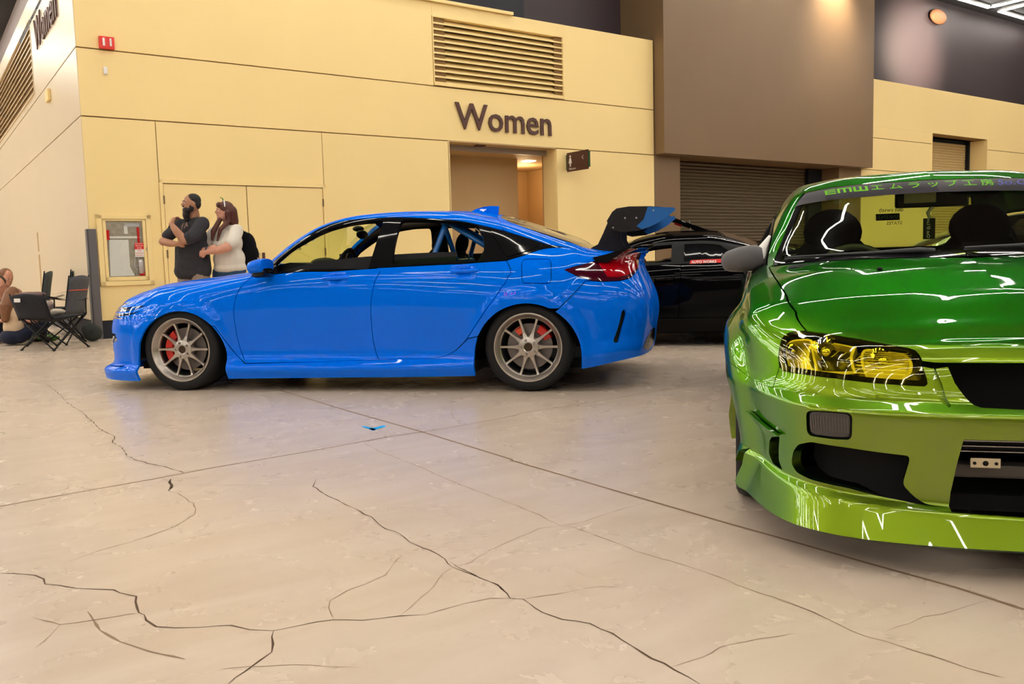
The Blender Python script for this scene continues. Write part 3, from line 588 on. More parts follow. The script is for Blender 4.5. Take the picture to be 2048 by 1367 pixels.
# louvre
lv = rb('louver', LX0, LX1, .20, .24, LZ0, LZ1, mat('louver_back', (.12, .075, .03), rough=.9), label='large yellow louvred vent above the brown Women lettering', cat='vent')
fr = MB(); fr.box(LX0, LX1, -.012, .2, LZ1-.015, LZ1); fr.box(LX0, LX1, -.03, .2, LZ0, LZ0+.035); fr.box(LX0, LX0+.015, -.012, .2, LZ0, LZ1); fr.box(LX1-.015, LX1, -.012, .2, LZ0, LZ1); fr.build('louver_frame', M['wall'], lv)
sl = None
for i in range(11):
    if sl is None:
        b = MB(); b.add([(LX0+.015, .0, 0), (LX0+.015, .0, .016), (LX0+.015, .14, .122), (LX0+.015, .14, .106), (LX1-.015, .0, 0), (LX1-.015, .0, .016), (LX1-.015, .14, .122), (LX1-.015, .14, .106)], [(3, 2, 1, 0), (4, 5, 6, 7), (0, 1, 5, 4), (1, 2, 6, 5), (2, 3, 7, 6), (3, 0, 4, 7)])
        sl = b.build('slat', M['wall'], lv); o = sl
    else: o = sl.copy(); COL.objects.link(o); o.parent = lv
    o.location = (0, 0, LZ0+.035+i*.1005)
# lettering
def room_text(txt, x, y, z, width, height, m, name, ext, left=False, **k):
    v, f = text_mesh(txt, 1, ext, bold=.004); v = np.array(v); cap = v[:, 1].max() if txt != 'Women' else v[v[:, 0] < .5][:, 1].max()
    x0, x1 = v[:, 0].min(), v[:, 0].max(); sx = width/(x1-x0); s_z = height/cap; e = v[:, 2].max() or 1
    L = np.stack([(v[:, 0]-x0)*sx, -(v[:, 2]+e)*ext/e*.5 if ext else v[:, 2]*0, v[:, 1]*s_z], 1)
    if left: L = np.stack([x+L[:, 1], y-L[:, 0], z+L[:, 2]], 1); F = [q for q in f]
    else: L = np.stack([x+L[:, 0], y+L[:, 1], z+L[:, 2]], 1); F = f
    o = mesh(name, L, F, m, None, **k); o.matrix_world = ROOM; return o
v, f = None, None
def word(txt, x, y, z, width, height, gapk, m, ext, left, label):
    """each raised letter is a part of the lettering"""
    e = rgrp('wall_lettering', label=label, cat='sign'); cur = 0; glyph = []
    full, _ = text_mesh(txt, 1, .0); full = np.array(full); X1 = full[:, 0].max(); X0 = full[:, 0].min(); cap = text_mesh(txt[0], 1)[0]; cap = np.array(cap)[:, 1].max(); sx = width/(X1-X0)
    pos = 0
    for i, ch in enumerate(txt):
        v, f = text_mesh(ch, 1, ext/2, bold=.006); v = np.array(v)
        pre = np.array(text_mesh(txt[:i+1], 1)[0])[:, 0].max()-np.array(text_mesh(ch, 1)[0])[:, 0].max()
        L = np.stack([(v[:, 0]+pre-X0)*sx, -v[:, 2]-ext*.5-.01, v[:, 1]*height/cap], 1)
        L = np.stack([x+L[:, 1], y-L[:, 0], z+L[:, 2]], 1) if left else np.stack([x+L[:, 0], y+L[:, 1], z+L[:, 2]], 1)
        mesh('letter', L, f, m, e)
    return e
word('Women', 6.005, 0, 3.295, 2.12, .45, 0, M['letter'], .03, False, 'large raised brown Women lettering over the washroom doorway')
word('Women', 0, 3.74, 4.70, 2.46, .50, 0, M['letter'], .02, True, 'dark raised Women lettering on the cream side wall at upper left')
# washroom vestibule
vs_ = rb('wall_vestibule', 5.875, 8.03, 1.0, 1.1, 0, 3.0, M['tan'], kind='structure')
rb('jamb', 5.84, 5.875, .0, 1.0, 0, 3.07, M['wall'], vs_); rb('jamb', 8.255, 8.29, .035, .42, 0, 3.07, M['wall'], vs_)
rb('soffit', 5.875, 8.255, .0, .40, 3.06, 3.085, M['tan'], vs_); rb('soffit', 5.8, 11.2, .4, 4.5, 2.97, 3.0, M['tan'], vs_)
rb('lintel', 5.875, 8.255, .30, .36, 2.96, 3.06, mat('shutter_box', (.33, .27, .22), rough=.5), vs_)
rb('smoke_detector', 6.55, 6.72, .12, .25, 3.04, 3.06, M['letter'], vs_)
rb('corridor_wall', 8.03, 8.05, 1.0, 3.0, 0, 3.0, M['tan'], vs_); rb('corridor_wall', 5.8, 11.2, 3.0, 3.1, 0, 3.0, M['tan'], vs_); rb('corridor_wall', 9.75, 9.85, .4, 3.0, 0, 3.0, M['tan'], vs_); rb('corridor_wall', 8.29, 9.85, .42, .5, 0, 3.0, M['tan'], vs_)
rb('switch_plate', 6.40, 6.46, .98, 1.0, 1.85, 1.99, M['steel'], vs_)
dl = rb('ceiling_downlight', 8.34, 8.56, 1.06, 1.26, 2.955, 2.968, mat('lamp_glow', (1, 1, 1), emit=(1, .86, .62), es=14), label='small glowing downlight in the washroom corridor ceiling', cat='lamp')
ld = bpy.data.lights.new('corridor_lamp', 'POINT'); ld.energy = 30; ld.color = (1, .70, .36); ld.shadow_soft_size = .1; lo = bpy.data.objects.new('corridor_lamp', ld); link(lo, dl); lo.location = (8.85, 1.9, 2.7)
# projecting sign
sg = rb('washroom_sign', 8.49, 8.51, -.66, -.03, 2.625, 2.985, M['letter'], label='small dark brown washroom sign projecting from the wall right of the doorway', cat='sign')
rb('glass_edge', 8.495, 8.505, -.71, -.66, 2.66, 2.95, mat('green_glass_edge', (.03, .11, .05), rough=.2), sg); rb('glass_edge', 8.495, 8.505, -.03, .0, 2.66, 2.95, mat('green_glass_edge2', (.03, .11, .05), rough=.2), sg)
b = MB(); b.box(8.482, 8.488, -.155, -.125, 2.72, 2.80); b.prism([(-.185, -.0), (-.095, 0), (-.12, .10), (-.16, .10)], 0, .006, Matrix(((0, 0, 1, 8.482), (1, 0, 0, 0), (0, 1, 0, 2.78), (0, 0, 0, 1)))); b.lathe([(0, .006), (.022, .006), (.022, 0)], 10, Matrix.Translation((8.488, -.14, 2.91)) @ Matrix.Rotation(math.radians(-90), 4, 'Y')); b.build('woman_pictogram', M['white'], sg)
v, f = text_mesh('Women', .06); mesh('sign_lettering', [(8.486, -.10-x, 2.655+y) for x, y, z in v], f, M['white'], sg)
v, f = text_mesh('<', .16); mesh('arrow', [(8.486, -.48-x*.6, 2.80+y) for x, y, z in v], f, M['white'], sg)
# strobe and sensor
st_ = rb('fire_strobe', .29, .485, -.06, 0, 3.995, 4.16, mat('alarm_red', (.75, .03, .02), rough=.35), label='red fire alarm strobe high on the yellow wall near the corner', cat='alarm', bevel=.008)
rb('strobe_lens', .33, .36, -.075, -.06, 4.03, 4.135, M['white'], st_, bevel=.005); rb('strobe_lens', .42, .445, -.075, -.06, 4.03, 4.135, M['white'], st_, bevel=.005)
s2_ = rb('wall_sensor', .325, .375, -.04, 0, 3.65, 3.755, M['white'], label='small white sensor on the yellow wall below the red strobe', cat='sensor', bevel=.012)
s3_ = rb('wall_box', -.05, 0, 2.55, 2.85, 3.70, 3.88, M['wall'], label='small cream junction box on the side wall at left', cat='junction box', bevel=.01)
# fire hose cabinet
fc = rgrp('fire_hose_cabinet', label='yellow framed glass-front fire hose cabinet in the wall behind the blue hood', cat='cabinet')
b = MB()
for x0, x1, z0, z1 in ((.10, .17, .735, 1.73), (.745, .815, .735, 1.73), (.10, .815, .735, .80), (.10, .815, 1.67, 1.73)): b.box(x0, x1, -.03, 0.005, z0, z1)
b.build('frame', M['wall'], fc, bevel=.006)
b = MB()
for x0, x1, z0, z1 in ((.175, .218, .805, 1.665), (.698, .74, .805, 1.665), (.175, .74, .805, .862), (.175, .74, 1.645, 1.665)): b.box(x0, x1, -.022, .0, z0, z1)
b.build('door', M['wall'], fc, bevel=.004)
rb('cabinet_back', .20, .715, -.002, .0, .84, 1.66, mat('cabinet_inside', (.38, .33, .27), rough=.6, noise=(14, .4, 3)), fc)
rb('shelf_bar', .22, .66, -.014, -.003, 1.40, 1.43, M['white'], fc); MB().box(.20, .26, -.018, -.003, 1.38, 1.52).build('valve', M['red'], fc, bevel=.01); MB().box(.62, .655, -.018, -.003, 1.34, 1.56).build('valve', M['red'], fc, bevel=.01)
hp = [(.235, .87), (.24, 1.1), (.25, 1.38), (.50, 1.38), (.50, 1.0), (.555, .87)]; b = MB(); b.add([(x, -.018, z) for x, z in hp]+[(x, -.003, z) for x, z in hp], [tuple(range(6)), tuple(range(11, 5, -1))]+[(i, 6+i, 6+(i+1) % 6, (i+1) % 6) for i in range(6)]); b.build('folded_hose', M['white'], fc)
for pts in ([(.57, -.012, 1.15), (.56, -.012, 1.0), (.60, -.012, .95), (.56, -.012, .88)], [(.62, -.012, 1.15), (.62, -.012, 1.02), (.58, -.012, .99)]): MB().tube(pts, .008, 6).build('hose', M['silver'], fc, smooth=True)
MB().lathe([(0, 0), (.03, 0), (.032, .16), (.015, .2), (0, .2)], 12, Matrix.Translation((.645, -.02, .90)) @ Matrix.Scale(.3, 4, (0, 1, 0))).build('extinguisher', M['silver'], fc, smooth=True); rb('nozzle', .62, .69, -.016, -.004, .87, .93, M['red'], fc, bevel=.01)
rb('pipe', .45, .50, -.012, -.003, 1.46, 1.58, M['white'], fc, bevel=.01); rb('pipe', .46, .66, -.012, -.003, 1.56, 1.61, M['silver'], fc, bevel=.01)
nt_ = rb('notice', .575, .695, -.028, -.024, 1.135, 1.34, M['white'], fc); rb('notice_header', .575, .695, -.030, -.028, 1.245, 1.34, M['red'], nt_)
for i, (t_, z_, m_) in enumerate((('DO NOT', 1.315, 'white'), ('REMOVE', 1.285, 'white'), ('HOSE', 1.255, 'white'), ('FIRE', 1.215, 'red'), ('DEPARTMENT', 1.18, 'red'), ('USE ONLY', 1.15, 'red'))):
    v, f = text_mesh(t_, .026); v = np.array(v); k_ = min(1, .105/v[:, 0].max()); mesh('notice_lettering', [(.635+(x-v[:, 0].max()/2)*k_, -.0306, z_+y) for x, y, z in v], f, M[m_], nt_)
gl = mesh('glass_pane', [(.218, -.023, .862), (.698, -.023, .862), (.698, -.023, 1.645), (.218, -.023, 1.645)], [(0, 1, 2, 3)], M['clear'], fc)
rb('latch', .725, .735, -.03, -.022, 1.22, 1.27, M['steel'], fc)
# side wall (cream), louvre and slot
wl = rb('wall_left', .03, .35, .35, 24, 0, 5.7, M['joint'], kind='structure')
for y0, y1, z0, z1 in ((0, 24, .245, 3.07), (0, 24, 3.07, 3.99), (0, 4.43, 3.99, 5.72), (13.2, 24, 3.99, 5.72)): rb('panel', 0, .035, y0+g, y1-g, z0+g, z1-g, M['wall2'], wl, bevel=.004)
rb('panel', 0, .035, 4.43-g, 13.2, 5.40, 5.72-g, M['wall2'], wl); rb('panel', 0, .035, 4.43-g, 13.2, 3.99+g, 4.12, M['wall2'], wl); rb('baseboard', -.012, .03, .1, 24, 0, .245, M['navy'], wl)
l2 = rb('louver', .18, .22, 4.45, 13.2, 4.12, 5.40, mat('louver_back2', (.12, .08, .045), rough=.9), label='long cream louvred vent on the side wall beside the dark Women lettering', cat='vent')
b = MB(); b.box(-.01, .18, 4.43, 4.455, 4.12, 5.40); b.box(-.02, .18, 4.43, 13.2, 4.12, 4.15); b.box(-.01, .18, 4.43, 13.2, 5.385, 5.40); b.build('louver_frame', M['wall2'], l2)
s0 = None
for i in range(11):
    if s0 is None:
        V = [(.0, 4.455, 0), (.0, 4.455, .018), (.14, 4.455, .135), (.14, 4.455, .117)]; V += [(x, 13.2, z) for x, y, z in V]
        s0 = mesh('slat', V, [(0, 1, 2, 3), (7, 6, 5, 4), (4, 5, 1, 0), (5, 6, 2, 1), (6, 7, 3, 2), (7, 4, 0, 3)], M['wall2'], l2); o = s0
    else: o = s0.copy(); COL.objects.link(o); o.parent = l2
    o.location = (0, 0, 4.16+i*.111)
b = MB(); b.box(-.006, .02, 5.45, 5.62, .62, 1.30); b.box(-.006, .02, 5.48, 5.62, 1.36, 1.72); b.build('recessed_slot', M['tan'], wl)
# cap ledge over the block
rb('trim_1', -.03, 7.29, -.06, .35, 5.40, 5.45, M['wall'], kind='structure'); rb('wall_upper_left', -.01, 7.9, .45, .6, 5.4, 8.35, M['navy'], kind='structure')
# upper walls
rb('wall_upper', 7.9, 36, 1.0, 1.2, 5.3, 8.32, M['plum'], kind='structure')
rb('lit_ceiling_standin', .9, 1.1, .6, 24, 5.6, 8.32, mat('painted_ceiling_wash', (.62, .56, .56), rough=.5), kind='structure')  # made-up wall; its pale colour stands in for the light-washed ceiling
rb('wall_block_roof', 0, 10.86, .35, 6, 5.3, 5.38, M['navy'], kind='structure')
# bulkhead and shutter bay
rb('wall_bulkhead', 10.88, 18.32, -.278, 1.0, 3.08, 8.32, M['brown'], kind='structure')
rb('wall_pier_left', 10.862, 11.62, .0, .6, 0, 3.08, M['brown'], kind='structure'); rb('wall_pier_right', 17.3, 18.24, .0, .6, 0, 3.08, M['brown'], kind='structure')
sh = rb('roller_shutter', 11.6, 17.4, .66, .70, 0, 3.08, M['void'], label='wide brown roller shutter recessed under the brown bulkhead', cat='shutter')
s0 = None
for i in range(40):
    if s0 is None:
        V = []; sec = [(.62, 0), (.605, .02), (.60, .037), (.605, .054), (.62, .072), (.66, .072), (.66, 0)]
        for x in (11.62, 16.75): V += [(x, y, z) for y, z in sec]
        n = 7; F = [tuple(range(n)), tuple(range(2*n-1, n-1, -1))]+[(i_, n+i_, n+(i_+1) % n, (i_+1) % n) for i_ in range(n)]; s0 = mesh('slat', V, F, M['shut'], sh); o = s0
    else: o = s0.copy(); COL.objects.link(o); o.parent = sh
    o.location = (0, 0, .05+i*.0755)
rb('guide_rail', 16.75, 17.3, .5, .66, 0, 3.08, M['void'], sh)
# beige wall right of the bay with its small shutter
wr = rb('wall_right', 18.24, 21.6, .03, .4, 0, 5.4, M['joint'], kind='structure'); rb('wall_core', 24.7, 36, .03, .4, 0, 5.4, M['joint'], wr); rb('wall_core', 21.6, 24.7, .03, .4, 4.2, 5.4, M['joint'], wr)
for x0, x1, z0, z1 in ((18.24, 21.61, 3.07, 3.9), (18.24, 21.61, .245, 3.07), (18.24, 36, 4.19, 5.405), (24.69, 36, 3.07, 3.9), (24.69, 36, .245, 3.07)): panel(wr, x0, x1, z0, z1)
panel(wr, 18.24, 21.61, 3.9, 4.206); panel(wr, 24.69, 36, 3.9, 4.206)
rb('jamb', 21.60, 21.63, -.01, .6, 0, 4.19, M['wall'], wr); rb('jamb', 24.67, 24.70, -.01, .6, 0, 4.19, M['wall'], wr)
s_ = rb('roller_shutter', 21.63, 24.67, .62, .66, 0, 4.2, M['void'], label='small yellow roller shutter in the wall above the green roof', cat='shutter')
s0 = None
for i in range(52):
    if s0 is None:
        V = []; sec = [(.60, 0), (.585, .03), (.585, .045), (.60, .072), (.62, .072), (.62, 0)]
        for x in (21.66, 24.57): V += [(x, y, z) for y, z in sec]
        n = 6; F = [tuple(range(n)), tuple(range(2*n-1, n-1, -1))]+[(i_, n+i_, n+(i_+1) % n, (i_+1) % n) for i_ in range(n)]; s0 = mesh('slat', V, F, M['shuty'], s_); o = s0
    else: o = s0.copy(); COL.objects.link(o); o.parent = s_
    o.location = (0, 0, .05+i*.078)
rb('guide_rail', 24.57, 24.67, .5, .62, 0, 4.2, M['void'], s_)
# sconce on the plum wall
sc_ = MB().ball((23.5, .93, 7.83), (.45, .10, .22), 16, 8).build('wall_sconce', mat('sconce_peach', (.36, .17, .08), rough=.6), smooth=True, label='small peach half-round sconce on the dark wall below the ceiling', cat='lamp'); sc_.matrix_world = ROOM
for nm, loc, e_, sp, col in (('wall_wash', (22.4, -1.8, 6.9), 2400, 1.3, (1, .80, .6)), ('bulkhead_wash', (16.6, -1.0, 7.9), 900, 1.5, (1, .86, .66))):
    l_ = bpy.data.lights.new(nm, 'SPOT'); l_.energy = e_; l_.spot_size = sp; l_.spot_blend = 1; l_.color = col; l_.shadow_soft_size = .3
    o = bpy.data.objects.new(nm, l_); COL.objects.link(o); o.matrix_world = ROOM @ Matrix.Translation(loc) @ Matrix.Rotation(math.radians(38 if nm != 'wall_wash' else 88), 4, 'X')
# outer walls and ceiling of the hall
rb('ceiling', -36, 36, -34, 27, 8.32, 8.5, M['ceil'], kind='structure')
M['far'] = mat('far_wall_paint', (.80, .74, .72), rough=.7); M['farw'] = mat('hall_wall', (.13, .10, .075), rough=.7)
rb('wall_far', -36, 36, 26.8, 27, 0, 8.32, M['far'], kind='structure'); rb('wall_front', -36, 36, -34, -33.8, 0, 8.32, M['farw'], kind='structure')
rb('wall_west', -36, -35.8, -34, 27, 0, 8.32, M['farw'], kind='structure'); rb('wall_east', 35.8, 36, -34, 27, 0, 8.32, M['farw'], kind='structure')
# ---- ceiling tubes: open rectangles of linear lamps
M['tube'] = mat('tube_glow', (1, 1, 1), emit=TUBE_COL[:3], es=TUBE_POWER); M['hous'] = mat('tube_housing', (.6, .6, .6), rough=.5)
TM = {}
def tube(parent, x0, y0, x1, y1):
    L = math.hypot(x1-x0, y1-y0); k = round(L, 2)
    if k not in TM: TM[k] = (MB().box(0, k, -.045, .045, -.012, .01).build('tube', M['tube'], parent), MB().box(0, k, -.035, .035, .01, .07).build('housing', M['hous'], parent)); tb, hs = TM[k]
    else:
        tb = TM[k][0].copy(); hs = TM[k][1].copy()
        for q in (tb, hs): COL.objects.link(q); q.parent = parent
    a = math.atan2(y1-y0, x1-x0)
    for q in (tb, hs): q.location = (x0, y0, 0); q.rotation_euler = (0, 0, a)
def fixture(x, y, shape, **k):
    e = bpy.data.objects.new('ceiling_light', None); e.matrix_world = ROOM @ Matrix.Translation((x, y, 8.2)); link(e, cat='ceiling lamp', **k)
    for s in shape: tube(e, *s)
    return e
fixture(23.45, .35, [(0, 0, 1.86, 0), (1.88, -.08, 1.88, -4.0)], label='nearer right-angle tube lamp under the ceiling at upper right')
fixture(26.0, .38, [(0, 0, 3.6, 0), (0, -.06, 0, -3.98)], label='farther right-angle tube lamp under the ceiling at upper right')
shapes = [[(0, 0, 4.6, 0), (4.6, 0, 4.6, -2.2), (4.6, -2.2, .6, -2.2)], [(0, 0, 0, -2.4), (0, -2.4, 4.4, -2.4)], [(0, 0, 4.6, 0), (4.6, 0, 1.6, -2.4), (1.6, -2.4, 5.2, -2.4)], [(0, 0, 4.2, 0), (0, 0, 0, -2.2), (0, -2.2, 4.2, -2.2)]]
rr_ = random.Random(5)
for ix in range(-5, 6):
    for iy in range(-6, 1):
        x = ix*6.2-1.2+(iy % 2)*2.1; y = iy*4.9-.6
        if 22 < x+4 and iy == 0: continue
        if iy == 0 and -2 < x < 22: y -= .6
        fixture(x, y, shapes[(ix*3+iy*5) % 4], label='unseen zigzag tube lamp, in rows doubled to brighten the cream side wall', group='linear ceiling lamps over the hall')
for ix in range(-5, 0):  # unseen lamps, extra rows added to brighten the underlit cream side wall
    for iy in range(1, 9): fixture(ix*6.2-1.2+1.5*(iy % 2), iy*2.9-.6, shapes[(ix+iy) % 4], label='unseen zigzag tube lamp, in rows doubled to brighten the cream side wall', group='linear ceiling lamps over the hall')

def wheel(car, pos, outward, R, rr, width, caliper, spokes=10, label=None, rm='rim', simple=False):
    """outward: +1/-1 along the car's local y"""
    e = bpy.data.objects.new('wheel', None); e.location = pos; e.rotation_euler = (math.radians(-90 if outward > 0 else 90), 0, 0); link(e, car)
    if label: e['label'] = label
    MB().lathe([(rr, -.012), (rr+.004, .004), (rr+.018, .010), (R-.030, .012), (R-.012, .002), (R-.002, -.022), (R, -.05), (R, .04-width), (R-.006, .012-width), (R-.02, -width), (rr, -width+.01)], 64).build('tyre', M['rubber'], e, auto=50)
    MB().lathe([(rr-.002, -.016), (rr+.006, .000), (rr+.004, .010), (rr-.004, .011), (rr-.012, .003), (rr-.017, -.008), (rr-.021, -.012), (rr-.027, -.030), (rr-.036, -.036), (rr-.040, -.055)], 64).build('rim', M[rm], e, auto=40)
    MB().lathe([(rr-.040, -.05), (rr-.046, -.10), (rr-.05, -.2), (rr-.03, .02-width)], 48).build('barrel', M['barrel'], e, smooth=True)
    if simple: 
        MB().lathe([(0, -.05), (rr-.04, -.05)], 32).build('wheel_disc', M['barrel'], e)
        return e
    # spokes
    prof = [(.055, .022, -.020), (.070, .022, -.021), (.085, .0165, -.024), (.105, .0118, -.028), (.135, .0095, -.031), (.17, .0088, -.031), (rr-.050, .0092, -.028), (rr-.034, .0105, -.022)]
    V = []; F = []
    for r, hw, h in prof: V += [(r, -hw, h-.022), (r, -hw*.8, h), (r, hw*.8, h), (r, hw, h-.022)]
    for i in range(len(prof)-1):
        for k in range(4): F.append((i*4+k, i*4+(k+1) % 4, i*4+4+(k+1) % 4, i*4+4+k))
    F += [(3, 2, 1, 0), tuple(len(V)-4+k for k in range(4))]
    base = None
    for k in range(spokes):
        if base is None:
            base = mesh('spoke', V, F, M[rm], e, smooth=False)
            o = base
        else:
            o = base.copy(); COL.objects.link(o); o.parent = e
        o.rotation_euler = (0, 0, 2*math.pi*k/spokes)
    hub = MB().lathe([(.030, -.05), (.030, -.012), (.036, -.008), (.050, -.010), (.072, -.018), (.080, -.030), (.080, -.06)], 40).build('hub', M[rm], e, auto=35)
    cap = MB().lathe([(0, -.022), (.030, -.022)], 24).build('hub_cap', mat('hub_cap_dark', (.06, .035, .02), rough=.4, metal=.5), e)
    nut = None
    for k in range(5):
        a = 2*math.pi*k/5+math.radians(36)
        if nut is None: nut = MB().lathe([(0, .004), (.007, .004), (.0095, -.002), (.0095, -.022)], 6).build('lug_nut', M['steel'], e); o = nut
        else: o = nut.copy(); COL.objects.link(o); o.parent = e
        o.location = (.054*math.cos(a), .054*math.sin(a), 0)
    MB().lathe([(.06, -.085), (.165, -.085), (.165, -.115), (.06, -.115)], 48, closed=True).build('brake_disc', M['disc'], e, auto=40)
    if caliper:
        for a0, a1, r0, r1, mm in caliper:
            b = MB(); a0 = math.radians(a0); a1 = math.radians(a1); n = 8; V = []; F = []
            for i in range(n+1):
                a = a0+(a1-a0)*i/n
                for r, h in ((r0, -.072), (r0+.008, -.058), (r1-.008, -.060), (r1, -.075), (r1, -.15), (r0, -.15)): V.append((r*math.cos(a), r*math.sin(a), h))
            for i in range(n):
                for k in range(6): F.append((i*6+k, i*6+6+k, i*6+6+(k+1) % 6, i*6+(k+1) % 6))
            F += [tuple(range(6))[::-1], tuple(n*6+k for k in range(6))]
            mesh('caliper', V, F, M[mm], e)
    return e
def arc(cx, cz, r, a0, a1, n=24):
    return [(cx+r*math.cos(math.radians(a0+(a1-a0)*i/n)), cz+r*math.sin(math.radians(a0+(a1-a0)*i/n))) for i in range(n+1)]
def build_blue():
    S = BLUE; S.h = -1; o = OB
    car = frame_empty_rh('car', S, label='bright blue hatchback with swan-neck rear wing and bronze ten-spoke wheels', cat='car')
    mb = M['blue']; V8 = 8.04
    # wheel arch edges, in (a, v)
    fa = sz(S, arc(.04, .245, .372, 180, 0, 28)[::1], (-.7, .8)); ra = sz(S, arc(2.735, .245, .386, 180, 0, 28), (1.9, 3.6))
    ft = sz(S, [(-.332, .10), (-.332, .245)], (-.8, .3), (0, 3)); fb = sz(S, [(.412, .245), (.415, .105)], (0, .9), (0, 3))
    rb = sz(S, [(2.35, .245), (2.35, .13)], (1.9, 2.8), (0, 3)); rt = sz(S, [(3.12, .245), (3.12, .17)], (2.8, 3.6), (0, 3))
    for side, st in ((1, .026), (-1, .06)):
        kw = dict(side=side, step=st)
        skin(S, 'door', o['beltF']+o['doorM'][1:]+o['sillF'][-2::-1]+o['doorF'][-2:0:-1], mb, car, **kw)
        skin(S, 'door', o['beltR']+o['doorR'][-2::-1]+o['sillR'][-2::-1]+o['doorM'][-2:0:-1], mb, car, **kw)
        # front wing: hood line at v = 6, arch, down to the vent
        iarch = [p for p in fa if p[1] > 0]
        ventx = o['vent'][0][0]; up = [p for p in fa if p[0] < ventx and not (p[0] > .2 and p[1] < o['vent'][0][1])]
        up = [p for p in fa if (p[0] <= ventx and p[1] > 1.2)]
        seam0 = (-.60, 5.97); seam1 = (-.38, 2.6)
        fw_top = [(a, 5.985) for a in np.linspace(-.50, .55, 14)]
        left = [p for p in up if p[0] < -.15 and p[1] < seam1[1]]; arch_up = [p for p in up if not (p[0] < -.15 and p[1] < seam1[1])]
        lp = o['lamp']; sp_ = [p for p in fa if p[0] < -.1 and p[1] < 2.62][0]; seam_ = (sp_[0]-.0005, sp_[1])
        skin(S, 'front_fender', fw_top+[(.58, 5.7)]+o['doorF'][:]+o['vent'][::-1][1:]+arch_up[::-1]+[seam_, (-.45, 4.0), (-.49, 4.9), (-.50, 5.5)], mb, car, **kw)
        # front bumper from the centre line round to the arch
        g = o['grille']; gtop = [(bA0-.03, g[0][1]+.02)]
        skin(S, 'front_bumper', [(bA0-.03, 5.3), (-1.3, 5.35), (-.9, 5.6), (-.7, 5.8), (-.50, 5.985), (-.50, 5.5), (-.49, 4.9), (-.45, 4.0), seam_]+[p for p in fa if p[0] < -.1 and p[1] < 2.62 and p != sp_]+ft[::-1][:1]+[(ft[0][0], .0)]+[(-.8, 0), (bA0-.03, 0)], mb, car,
             holes=[offset_av(lp, .001), [(bA0-.01, g[0][1])]+g+[(-1.2, g[-1][1]), (bA0-.01, g[-1][1])]], **kw)
        lampc = curve(lp, 4, True)
        hl = skin(S, 'headlight', lampc, M['clear'], car, depth=.0, lift=.002, **kw)
        skin(S, 'headlight_reflector', lampc, mat('lamp_reflector', (.75, .72, .68), rough=.12, metal=1, noise=(24, .45, 2)), hl, depth=0, lift=-.018, side=side, step=.008 if side > 0 else .04)
        skin(S, 'headlight_bezel', lampc, M['gloss'], hl, holes=[scale_av(lampc, .93)], depth=.02, lift=.001, side=side, step=.02)
        skin(S, 'lower_grille', [(bA0-.03, g[0][1]+.05)]+[(p[0]+.02, p[1]) for p in g]+[(bA0-.03, g[-1][1]-.05)], M['void'], car, depth=0, lift=-.035, **kw)
        skin(S, 'grille_blade', [(g[0][0]-.10, g[0][1]-.1), (g[0][0]-.04, g[0][1]-.1), (g[3][0]-.03, g[3][1]), (g[3][0]-.07, g[3][1])], M['silver'], car, depth=.01, lift=-.004, side=side, step=.03)
        # hood
        skin(S, 'hood', [(bA0-.03, 5.34), (-1.3, 5.39), (-.9, 5.64), (-.7, 5.84), (-.50, 6.0)]+[(a, 6.0) for a in np.linspace(-.4, .5, 10)]+[(.60, 6.02), (.60, 6.4), (.58, 7.2), (.56, V8), (bA0-.03, V8)], mb, car, vs=.36, gap=.002, side=side, step=.035)
        # roof with both pillars
        d = o['dlo']; hs = o['hatchseam']
        roof = [(.60, 5.9)]+d[:15]+[hs[3]]+hs[2::-1]+[(hs[0][0], V8), (1.30, V8), (1.28, 7.4), (1.22, 6.75), (1.05, 6.36), (.85, 6.22), (.66, 6.12), (.60, 6.1)]
        i0 = max(i for i in range(len(d)) if d[i][0] < hs[3][0])
        roof = [(.60, 5.75)]+d[:i0+1]+[(hs[3][0], hs[3][1])]+hs[2::-1]+[(hs[0][0], V8), (1.30, V8), (1.28, 7.4), (1.22, 6.75), (1.05, 6.36), (.85, 6.22), (.66, 6.12), (.60, 6.1)]
        skin(S, 'roof', roof, mb, car, vs=.36, gap=.0015, depth=.03, side=side, step=.035)
        skin(S, 'headliner', [(.75, 6.05), (1.2, 6.1), (2.3, 6.05), (2.45, 6.4), (2.42, V8), (1.38, V8), (1.34, 7.3), (1.25, 6.7), (1.05, 6.4)], M['trim'], car, vs=.36, depth=0, lift=-.035, side=side, step=.06)
        skin(S, 'windshield', [(.57, 6.12), (.68, 6.14), (.86, 6.24), (1.06, 6.38), (1.23, 6.77), (1.29, 7.4), (1.31, V8), (.55, V8), (.56, 7)], M['ws'], car, vs=.36, depth=0, lift=-.004, gap=0, side=side, step=.06)
        # black window surround
        frame = [(.62, 5.62)]+d+[(o['beltQ'][-1])]+o['beltQ'][-2::-1]+o['beltR'][-2::-1]+o['beltF'][-2::-1]
        w1 = o['win1']; w2 = o['win2']; qg = o['qglass']
        skin(S, 'window_frame', frame, M['gloss'], car, holes=[rnd_av(w1, .02), rnd_av(w2, .02)], depth=.03, lift=-.001, **kw)
        skin(S, 'quarter_glass', rnd_av(qg, .012), M['gloss'], car, depth=.006, lift=.004, **kw)
        # rear glass lowered: a strip of it still stands above the door
        zb = S.loc(*np.array(w2[3:4]).T)[0]
        skin(S, 'rear_door_glass', sz(S, [(1.66, .90), (2.66, .93), (2.66, .985), (1.66, .97)], (1.4, 3), (4, 6.3)), M['sideglass'], car, depth=0, lift=-.02, side=side, step=.06)
        # hatch
        q = o['quartseam']
        hat = [(hs[0][0], V8)]+hs+d[i0+1:]+q[1:]+[(3.42, 6.0), (3.6, 6.0), (bA1+.03, 6.0), (bA1+.03, V8)]
